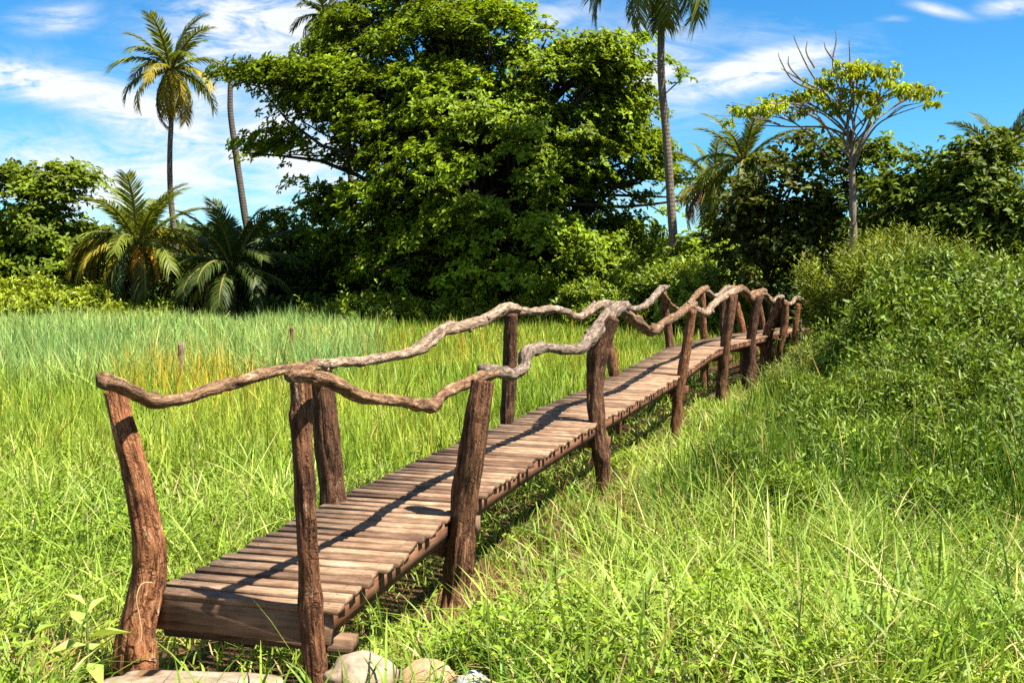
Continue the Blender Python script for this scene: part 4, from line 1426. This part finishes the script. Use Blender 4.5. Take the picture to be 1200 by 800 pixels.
# dark undergrowth filling the shade under the trees
def undergrowth():
    rs = np.random.RandomState(52)
    n = 9000
    x = rs.uniform(-26, 14, n); y = rs.uniform(45.5, 53, n)
    z = rs.uniform(0, 1, n) ** 0.9 * (2.2 + 1.6 * fbm(x * .3, y * .3, 9, 3)) - .3
    C = np.stack([x, y, z], 1)
    ax = np.stack([0 * x, -0.3 + 0 * y, 0.8 + 0 * z], 1) + rs.normal(0, .3, (n, 3))
    lv = Leaves()
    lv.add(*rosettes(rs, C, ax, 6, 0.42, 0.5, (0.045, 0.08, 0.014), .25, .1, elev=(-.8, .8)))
    n = 1500
    x = rs.uniform(-20.5, -7, n); y = rs.uniform(42.6, 45.5, n)
    z = rs.uniform(0, 1, n) ** 0.9 * (0.7 + 1.2 * fbm(x * .5, y * .5, 19, 3)) - .3
    C = np.stack([x, y, z], 1)
    ax = np.stack([0 * x, -0.3 + 0 * y, 0.8 + 0 * z], 1) + rs.normal(0, .3, (n, 3))
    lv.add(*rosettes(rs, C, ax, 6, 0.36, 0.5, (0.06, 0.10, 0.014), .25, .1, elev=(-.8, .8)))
    n = 5200
    x = rs.uniform(8, 26, n); y = rs.uniform(29, 40, n)
    z = rs.uniform(0, 1, n) ** 0.9 * (1.2 + 1.6 * fbm(x * .3, y * .3, 9, 3)) - .3
    C = np.stack([x, y, z], 1)
    ax = np.stack([0 * x, -0.3 + 0 * y, 0.8 + 0 * z], 1) + rs.normal(0, .3, (n, 3))
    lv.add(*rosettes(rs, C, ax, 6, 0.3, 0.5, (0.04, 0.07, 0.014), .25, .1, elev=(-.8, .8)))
    o = lv.build('undergrowth', M_LEAF)
    tag(o, kind='stuff')


undergrowth()


# ------------------------------------------------------------------ grasses
def in_view(x, y, margin=1.8):
    return np.abs(x) < y * 0.515 + margin


def scatter(rs, y0, y1, dens, margin=1.6):
    """points uniform on the ground in the view wedge between two distances"""
    hw = y1 * 0.515 + margin
    n = int(dens * 2 * hw * (y1 - y0))
    x = rs.uniform(-hw, hw, n); y = rs.uniform(y0, y1, n)
    k = in_view(x, y, margin)
    return x[k], y[k]


def bridge_keep(rs, x, y, inner=0.42, soft=0.2):
    d = bridge_dist(x, y)
    end = y > 28.5
    k = np.clip((np.abs(d) - inner) / soft, 0, 1)
    k = np.maximum(k, 0.5 * (y > 4.9))
    k = np.where((y < 4.3) | end, 1, k)
    return rs.rand(len(x)) < k, d


STONES = [(at(424, 790, 4.22), .2), (at(500, 794, 4.25), .15), (at(556, 802, 4.15), .11), (at(225, 800, 4.12), .3), (at(150, 800, 4.12), .25), (at(300, 800, 4.12), .25)]


def off_stones(x, y):
    k = np.ones(len(x), bool)
    for p, r in STONES:
        k &= (x - p.x) ** 2 + (y - p.y) ** 2 > r * r
        k &= ~((np.abs(x - p.x * y / p.y) < r * .9) & (y < p.y) & (hash2(np.floor(x * 400), np.floor(y * 400), 5) < .85))
    return k


def pxy(x, y):
    """photo column of a ground point (for placing patches of vegetation)"""
    return 600 + F * x / y


def grass_col(rs, x, y, base, alt, dry, dryamt, var=0.22, seed=0):
    n = len(x)
    f = fbm(x * 0.55 + 7, y * 0.35, seed, 4)
    f = np.clip((f - 0.32) / 0.36, 0, 1)[:, None]
    c = np.array(base)[None] * (1 - f) + np.array(alt)[None] * f
    c = c * np.exp(rs.normal(0, var, n))[:, None]
    k = rs.rand(n) < dryamt
    c[k] = np.array(dry)[None] * np.exp(rs.normal(0, 0.25, k.sum()))[:, None]
    return np.clip(c, 0, 0.9)


def clump(rs, x, y, per, sd):
    k = np.repeat(np.arange(len(x)), per)
    return x[k] + rs.normal(0, sd, len(k)), y[k] + rs.normal(0, sd, len(k)), k


def grass(name, bands, fcol, fheight, keepf=None, seed=0, lean=0.22, bend=0.35, levels=3):
    """bands: (y0, y1, clumps per m2, blades per clump, spread, blade width)"""
    rs = np.random.RandomState(seed)
    lv = Leaves()
    for (y0, y1, dens, per, sd, w) in bands:
        cx, cy = scatter(rs, y0, y1, dens)
        x, y, k = clump(rs, cx, cy, per, sd)
        ck = rs.uniform(0.75, 1.25, len(cx))[k]
        keep, d = bridge_keep(rs, x, y)
        keep &= off_stones(x, y)
        h = fheight(x, y, d, rs) * ck
        if keepf is not None:
            keep &= rs.rand(len(x)) < keepf(x, y, d)
        keep &= h > 0.04
        x, y, h, d = x[keep], y[keep], h[keep], d[keep]
        n = len(x)
        if n == 0: continue
        P = np.stack([x, y, gz(x, y) - 0.02], 1)
        hh = h * rs.uniform(0.6, 1.15, n)
        yaw = rs.uniform(0, 2 * math.pi, n)
        ln = np.abs(rs.normal(0, lean, n)); bd = np.abs(rs.normal(0, bend, n))
        lv.add(*blade_batch(P, hh, w * rs.uniform(0.7, 1.35, n), ln, bd, yaw, fcol(rs, x, y, d), levels))
    o = lv.build(name, M_GRASS)
    tag(o, kind='stuff')
    return o


# zone weights --------------------------------------------------------
def z_blue(x, y, d):      # blue-green sedge at the back left
    return sstep(15, 20, y + 3 * (fbm(x * .4, y * .3, 61, 3) - .5)) * sstep(0.0, -4.0, d) * sstep(470, 330, pxy(x, y) + 160 * (fbm(x * .25, y * .15, 62, 3) - .5))


def z_dry(x, y, d):       # rusty clump behind the left rail
    px = pxy(x, y)
    g = np.exp(-((px - 225) / 75) ** 2 - ((y - 17.5) / 2.6) ** 2)
    g2 = 0.12 * np.exp(-((px - 440) / 170) ** 2 - ((y - 23) / 4.5) ** 2)
    return np.clip(np.maximum(g * 1.3, g2), 0, 1)


def z_rush(x, y, d):      # rushes right of the bridge
    return sstep(0.9, 1.7, d) * sstep(7.2, 9.0, y + 2.0 * (fbm(x * .6, y * .6, 63, 3) - .5)) * (1 - sstep(22, 26, y)) * sstep(12, 8, x - 0.2 * y + 1.5)


def z_mud(x, y, d):       # bare muddy places beside the right posts
    p = np.exp(-((x - 1.35) / .8) ** 2 - ((y - 9.0) / .9) ** 2) * 1.3 + np.exp(-((x - .05) / .5) ** 2 - ((y - 6.5) / .8) ** 2) * 1.2 + .25 * np.exp(-((x + .35) / .3) ** 2 - ((y - 5.4) / .5) ** 2)
    p = p + 0.12 * np.exp(-((d - .6) / .25) ** 2) * sstep(6.0, 7.0, y)
    return np.clip(p, 0, 1)


rA = 0
# 1 short lush meadow in front and left
grass('meadow_grass',
      [(3.6, 7.5, 230, 8, 0.035, 0.0115), (7.5, 13, 110, 8, 0.05, 0.0145), (13, 22, 50, 8, 0.07, 0.02)],
      lambda rs, x, y, d: grass_col(rs, x, y, (0.11, 0.20, 0.018), (0.24, 0.325, 0.042), (0.46, 0.38, 0.16), 0.10, seed=2),
      lambda x, y, d, rs: (0.17 + 0.30 * fbm(x * 0.7, y * 0.7, 71, 3) + 0.10 * sstep(6, 14, y)) * (0.7 + 0.6 * fbm(x * .33, y * .33, 91, 2)) * (1 - 0.45 * np.exp(-(d / 1.2) ** 2)),
      lambda x, y, d: (1 - 0.75 * z_mud(x, y, d)) * (1 - 0.85 * z_blue(x, y, d)) * (1 - 0.55 * z_rush(x, y, d)) * np.clip(3.4 * fbm(x * 1.7, y * 1.7, 74, 4) - 0.95, 0.04, 1),
      seed=101, lean=0.35, bend=0.65, levels=3)
# 2 taller yellow-green field behind the bridge
grass('tall_grass',
      [(9, 16, 52, 6, 0.05, 0.015), (16, 27, 34, 6, 0.08, 0.023), (27, 46, 15, 6, 0.12, 0.036)],
      lambda rs, x, y, d: grass_col(rs, x, y, (0.165, 0.255, 0.022), (0.29, 0.345, 0.042), (0.46, 0.32, 0.05), 0.03 , seed=4) * (1 + 0.0 * y)[:, None],
      lambda x, y, d, rs: 0.42 + 0.38 * fbm(x * 0.5, y * 0.5, 72, 3),
      lambda x, y, d: sstep(-0.9, -2.2, d) * sstep(8.5, 13, y + 2.2 * (fbm(x * .5, y * .5, 65, 3) - .5) + 2.0 * sstep(-3, -1, x)) * (1 - 0.9 * z_blue(x, y, d)) + (d > 0) * (y > 24),
      seed=102, lean=0.14, bend=0.22)
# 3 blue-green sedge
grass('sedge',
      [(14, 24, 46, 7, 0.09, 0.018), (24, 47, 20, 7, 0.14, 0.034)],
      lambda rs, x, y, d: grass_col(rs, x, y, (0.165, 0.275, 0.075), (0.28, 0.38, 0.095), (0.46, 0.40, 0.16), 0.06, seed=6),
      lambda x, y, d, rs: 0.5 + 0.75 * fbm(x * 0.55, y * 0.4, 73, 3),
      lambda x, y, d: z_blue(x, y, d), seed=103, lean=0.16, bend=0.3)
# 4 rusty yellow clumps
grass('dry_grass',
      [(13, 32, 40, 6, 0.06, 0.018)],
      lambda rs, x, y, d: grass_col(rs, x, y, (0.46, 0.32, 0.03), (0.50, 0.24, 0.03), (0.22, 0.29, 0.03), 0.35, seed=8),
      lambda x, y, d, rs: 0.75 + 0.35 * fbm(x, y, 75, 2),
      lambda x, y, d: 0.6 * z_dry(x, y, d) * (d < -1), seed=104, lean=0.1, bend=0.15)
# 5 dark rushes right of the bridge
grass('rushes',
      [(6.2, 12, 85, 7, 0.05, 0.0105), (12, 24, 60, 7, 0.07, 0.016)],
      lambda rs, x, y, d: grass_col(rs, x, y, (0.055, 0.115, 0.010), (0.125, 0.195, 0.018), (0.42, 0.34, 0.11), 0.06, seed=10),
      lambda x, y, d, rs: 0.5 + 0.6 * fbm(x * 0.6, y * 0.6, 76, 3) + 0.3 * sstep(.9, 2.6, x - 0.2 * y) - 0.2 * np.exp(-((d - 1.0) / .7) ** 2),
      lambda x, y, d: z_rush(x, y, d) * np.clip(3.0 * fbm(x * .9, y * .9, 77, 3) - 0.75, 0.04, 1), seed=105, lean=0.13, bend=0.22)
# 6 long loose blades in the foreground
grass('long_grass',
      [(3.7, 9.5, 52, 6, 0.045, 0.012)],
      lambda rs, x, y, d: grass_col(rs, x, y, (0.13, 0.225, 0.022), (0.25, 0.34, 0.05), (0.46, 0.38, 0.16), 0.09, seed=12),
      lambda x, y, d, rs: (0.36 + 0.4 * fbm(x * 0.9, y * 0.9, 78, 3)) * (1 - .4 * np.exp(-(d / 1.0) ** 2)),
      lambda x, y, d: np.clip(3.0 * fbm(x * 1.2, y * 1.2, 87, 3) - 0.7, 0.1, 1) * (d > 0.2) * (0.35 + 0.65 * sstep(.3, 1.6, d)) * (1 - 0.5 * z_mud(x, y, d)) + 0.55 * (d < -0.9) * sstep(-1.0, -2.0, x + 0.5 * (7 - y)), seed=106, lean=0.3, bend=0.75, levels=4)
# 7 dead thatch lying in the muddy places and under the deck
grass('dead_grass',
      [(3.8, 12, 130, 5, 0.06, 0.008), (12, 28, 30, 5, 0.08, 0.013)],
      lambda rs, x, y, d: grass_col(rs, x, y, (0.24, 0.12, 0.04), (0.38, 0.25, 0.09), (0.16, 0.2, 0.04), 0.2, seed=14),
      lambda x, y, d, rs: 0.24 + 0 * x,
      lambda x, y, d: np.clip(0.06 + 0.6 * z_mud(x, y, d) + 0.5 * (y < 4.9) * (x < -1.2) + 0.10 * (fbm(x * .9, y * .9, 79, 3) > .55), 0, 1), seed=107, lean=0.7, bend=0.9)


# low leafy ground cover
def ground_cover():
    rs = np.random.RandomState(108)
    lv = Leaves()
    for (y0, y1, dens, L) in [(3.7, 7.5, 700, 0.036), (7.5, 13, 220, 0.045)]:
        x, y = scatter(rs, y0, y1, dens)
        keep, d = bridge_keep(rs, x, y, 0.5, 0.3)
        keep &= off_stones(x, y)
        px = pxy(x, y)
        wz = np.exp(-((px - 700) / 210) ** 2 - ((y - 4.5) / 1.1) ** 2) * 0.7 + 0.4 * sstep(-0.6, -1.6, d) * (1 - sstep(9, 13, y)) + 0.10
        wz = wz * np.clip(3.0 * fbm(x * 1.6, y * 1.6, 83, 3) - 0.8, 0.05, 1.3) * (1 - .8 * z_mud(x, y, d))
        keep &= rs.rand(len(x)) < wz
        x, y, d, wz = x[keep], y[keep], d[keep], wz[keep]
        n = len(x)
        hz = (0.05 + 0.28 * rs.rand(n) ** 1.2) * (1 - .6 * np.exp(-(d / 1.1) ** 2)) * (0.6 + 0.8 * fbm(x * 1.1, y * 1.1, 84, 2))
        C = np.stack([x, y, gz(x, y) + hz], 1)
        ax = np.stack([rs.normal(0, .3, n), rs.normal(0, .3, n), np.ones(n)], 1)
        cm = (0.8 + 0.5 * fbm(x * 1.2, y * 1.2, 85, 2))[:, None]
        lv.add(*rosettes(rs, C, ax, 6, L * 1.25, 0.42, (0.145, 0.23, 0.014), .25, .2, elev=(-.3, .7), colmul=cm, stalk=.25))
    o = lv.build('ground_cover', M_SHRUB)
    tag(o, kind='stuff')


ground_cover()


# ------------------------------------------------------------------ single foreground plants
def weed(label, px, Y, hgt, nleaf, leaf, wr, base, seed, name='leafy_weed', group=None, lean=(0, 0)):
    rs = np.random.RandomState(seed)
    loc = on_ground(px, Y)
    t = empty(name, loc, label, 'plant', group)
    m = Mesh(); lv = Leaves()
    P = [np.array([0, 0, -0.05]), np.array([lean[0] * .4, lean[1] * .4, hgt * .5]), np.array([lean[0], lean[1], hgt])]
    m.tube(P, [.007, .006, .003], 14, 6, seed=seed)
    u = np.linspace(0.3, 1.0, nleaf)
    C = np.stack([np.interp(u, [0, .5, 1], [p[k] for p in P]) for k in range(3)], 1)
    ph = np.arange(nleaf) * 2.4 + seed
    el = np.linspace(-0.1, 0.8, nleaf)
    D = np.stack([np.cos(ph) * np.cos(el), np.sin(ph) * np.cos(el), np.sin(el)], 1)
    L = leaf * (1.15 - 0.5 * u) * rs.uniform(.8, 1.2, nleaf)
    lv.add(*leaf_batch(C, D, np.tile([[0, 0, 1.0]], (nleaf, 1)) + rs.normal(0, .15, (nleaf, 3)), L, L * wr, leaf_cols(rs, nleaf, base, .12, .1), .15, .25, .45))
    m.build('stem', M_WEEDSTEM, t)
    lv.build('foliage', M_SHRUB, t)
    return t


M_WEEDSTEM = board_mat('green_stem', (0.06, 0.09, 0.02), (0.09, 0.12, 0.03), (0.12, 0.15, 0.04))
weed('broad-leaved pale green weed left of the nearest left bridge post', 92, 4.28, .40, 9, .20, .36, (0.24, 0.36, 0.08), 3)
weed('leafy weed at the left edge, low in the grass beside the stained slab', 25, 4.3, .40, 10, .15, .3, (0.15, 0.23, 0.03), 4)
weed('slim pale weed standing in the grass right of the second right bridge post', 652, 5.1, .50, 11, .17, .33, (0.14, 0.22, 0.04), 5)
weed('bushy bright weed low in the foreground below the muddy patch', 760, 4.6, .34, 12, .15, .36, (0.15, 0.24, 0.03), 6)
weed('upright weed beside the small white grey stone', 600, 4.45, .30, 10, .13, .36, (0.15, 0.24, 0.03), 7)
weed('small weed sprouting between the cream boulder and the bridge deck', 430, 4.75, .34, 10, .12, .36, (0.15, 0.23, 0.03), 8)


def strand(label, pts, r, mat, name, cat):
    m = Mesh()
    m.tube([at(*p) for p in pts], [r] * (len(pts) - 1) + [r * .5], 40, 6, seed=3)
    o = m.build(name, mat)
    tag(o, label, cat)


M_VINE = board_mat('dry_vine', (0.25, 0.15, 0.07), (0.40, 0.27, 0.14), (0.5, 0.36, 0.2))
Y1 = edge_at_px(LC, 178).y - 0.12
strand('thin dry vine looped around the foot of the nearest left bridge post',
       [(178, 682, Y1 + .02), (166, 684, Y1), (160, 700, Y1 - .02), (163, 720, Y1 - .02), (166, 740, Y1 - .02), (164, 752, Y1 - .03), (157, 757, Y1 - .03)], .0025, M_VINE, 'dry_vine', 'vine')

# stakes standing in the marsh
def stake(label, px, py0, py1, Y, r, mat, name='wooden_stake', cat='stake'):
    a = at(px, py0, Y); b = at(px - 1, py1, Y)
    b.z = min(b.z, gz1(b.x, b.y) - .1)
    m = Mesh()
    m.tube([a, (a + b) / 2, b], [r, r * 1.05, r * 1.1], 20, 10, seed=px, lump=.12)
    o = m.build(name, mat)
    tag(o, label, cat)


stake('weathered wooden stake standing in the rusty grass behind the left handrail', 212, 401, 450, 17.0, .055, M_RAIL_GREY)
stake('small dark stake in the field left of the second left bridge post', 342, 383, 410, 23.0, .05, M_RAIL_BROWN)
stake('thin pale pole beside the last post at the far end of the footbridge', 938, 374, 425, 24.6, .035, M_RAIL_GREY, 'thin_pole', 'pole')
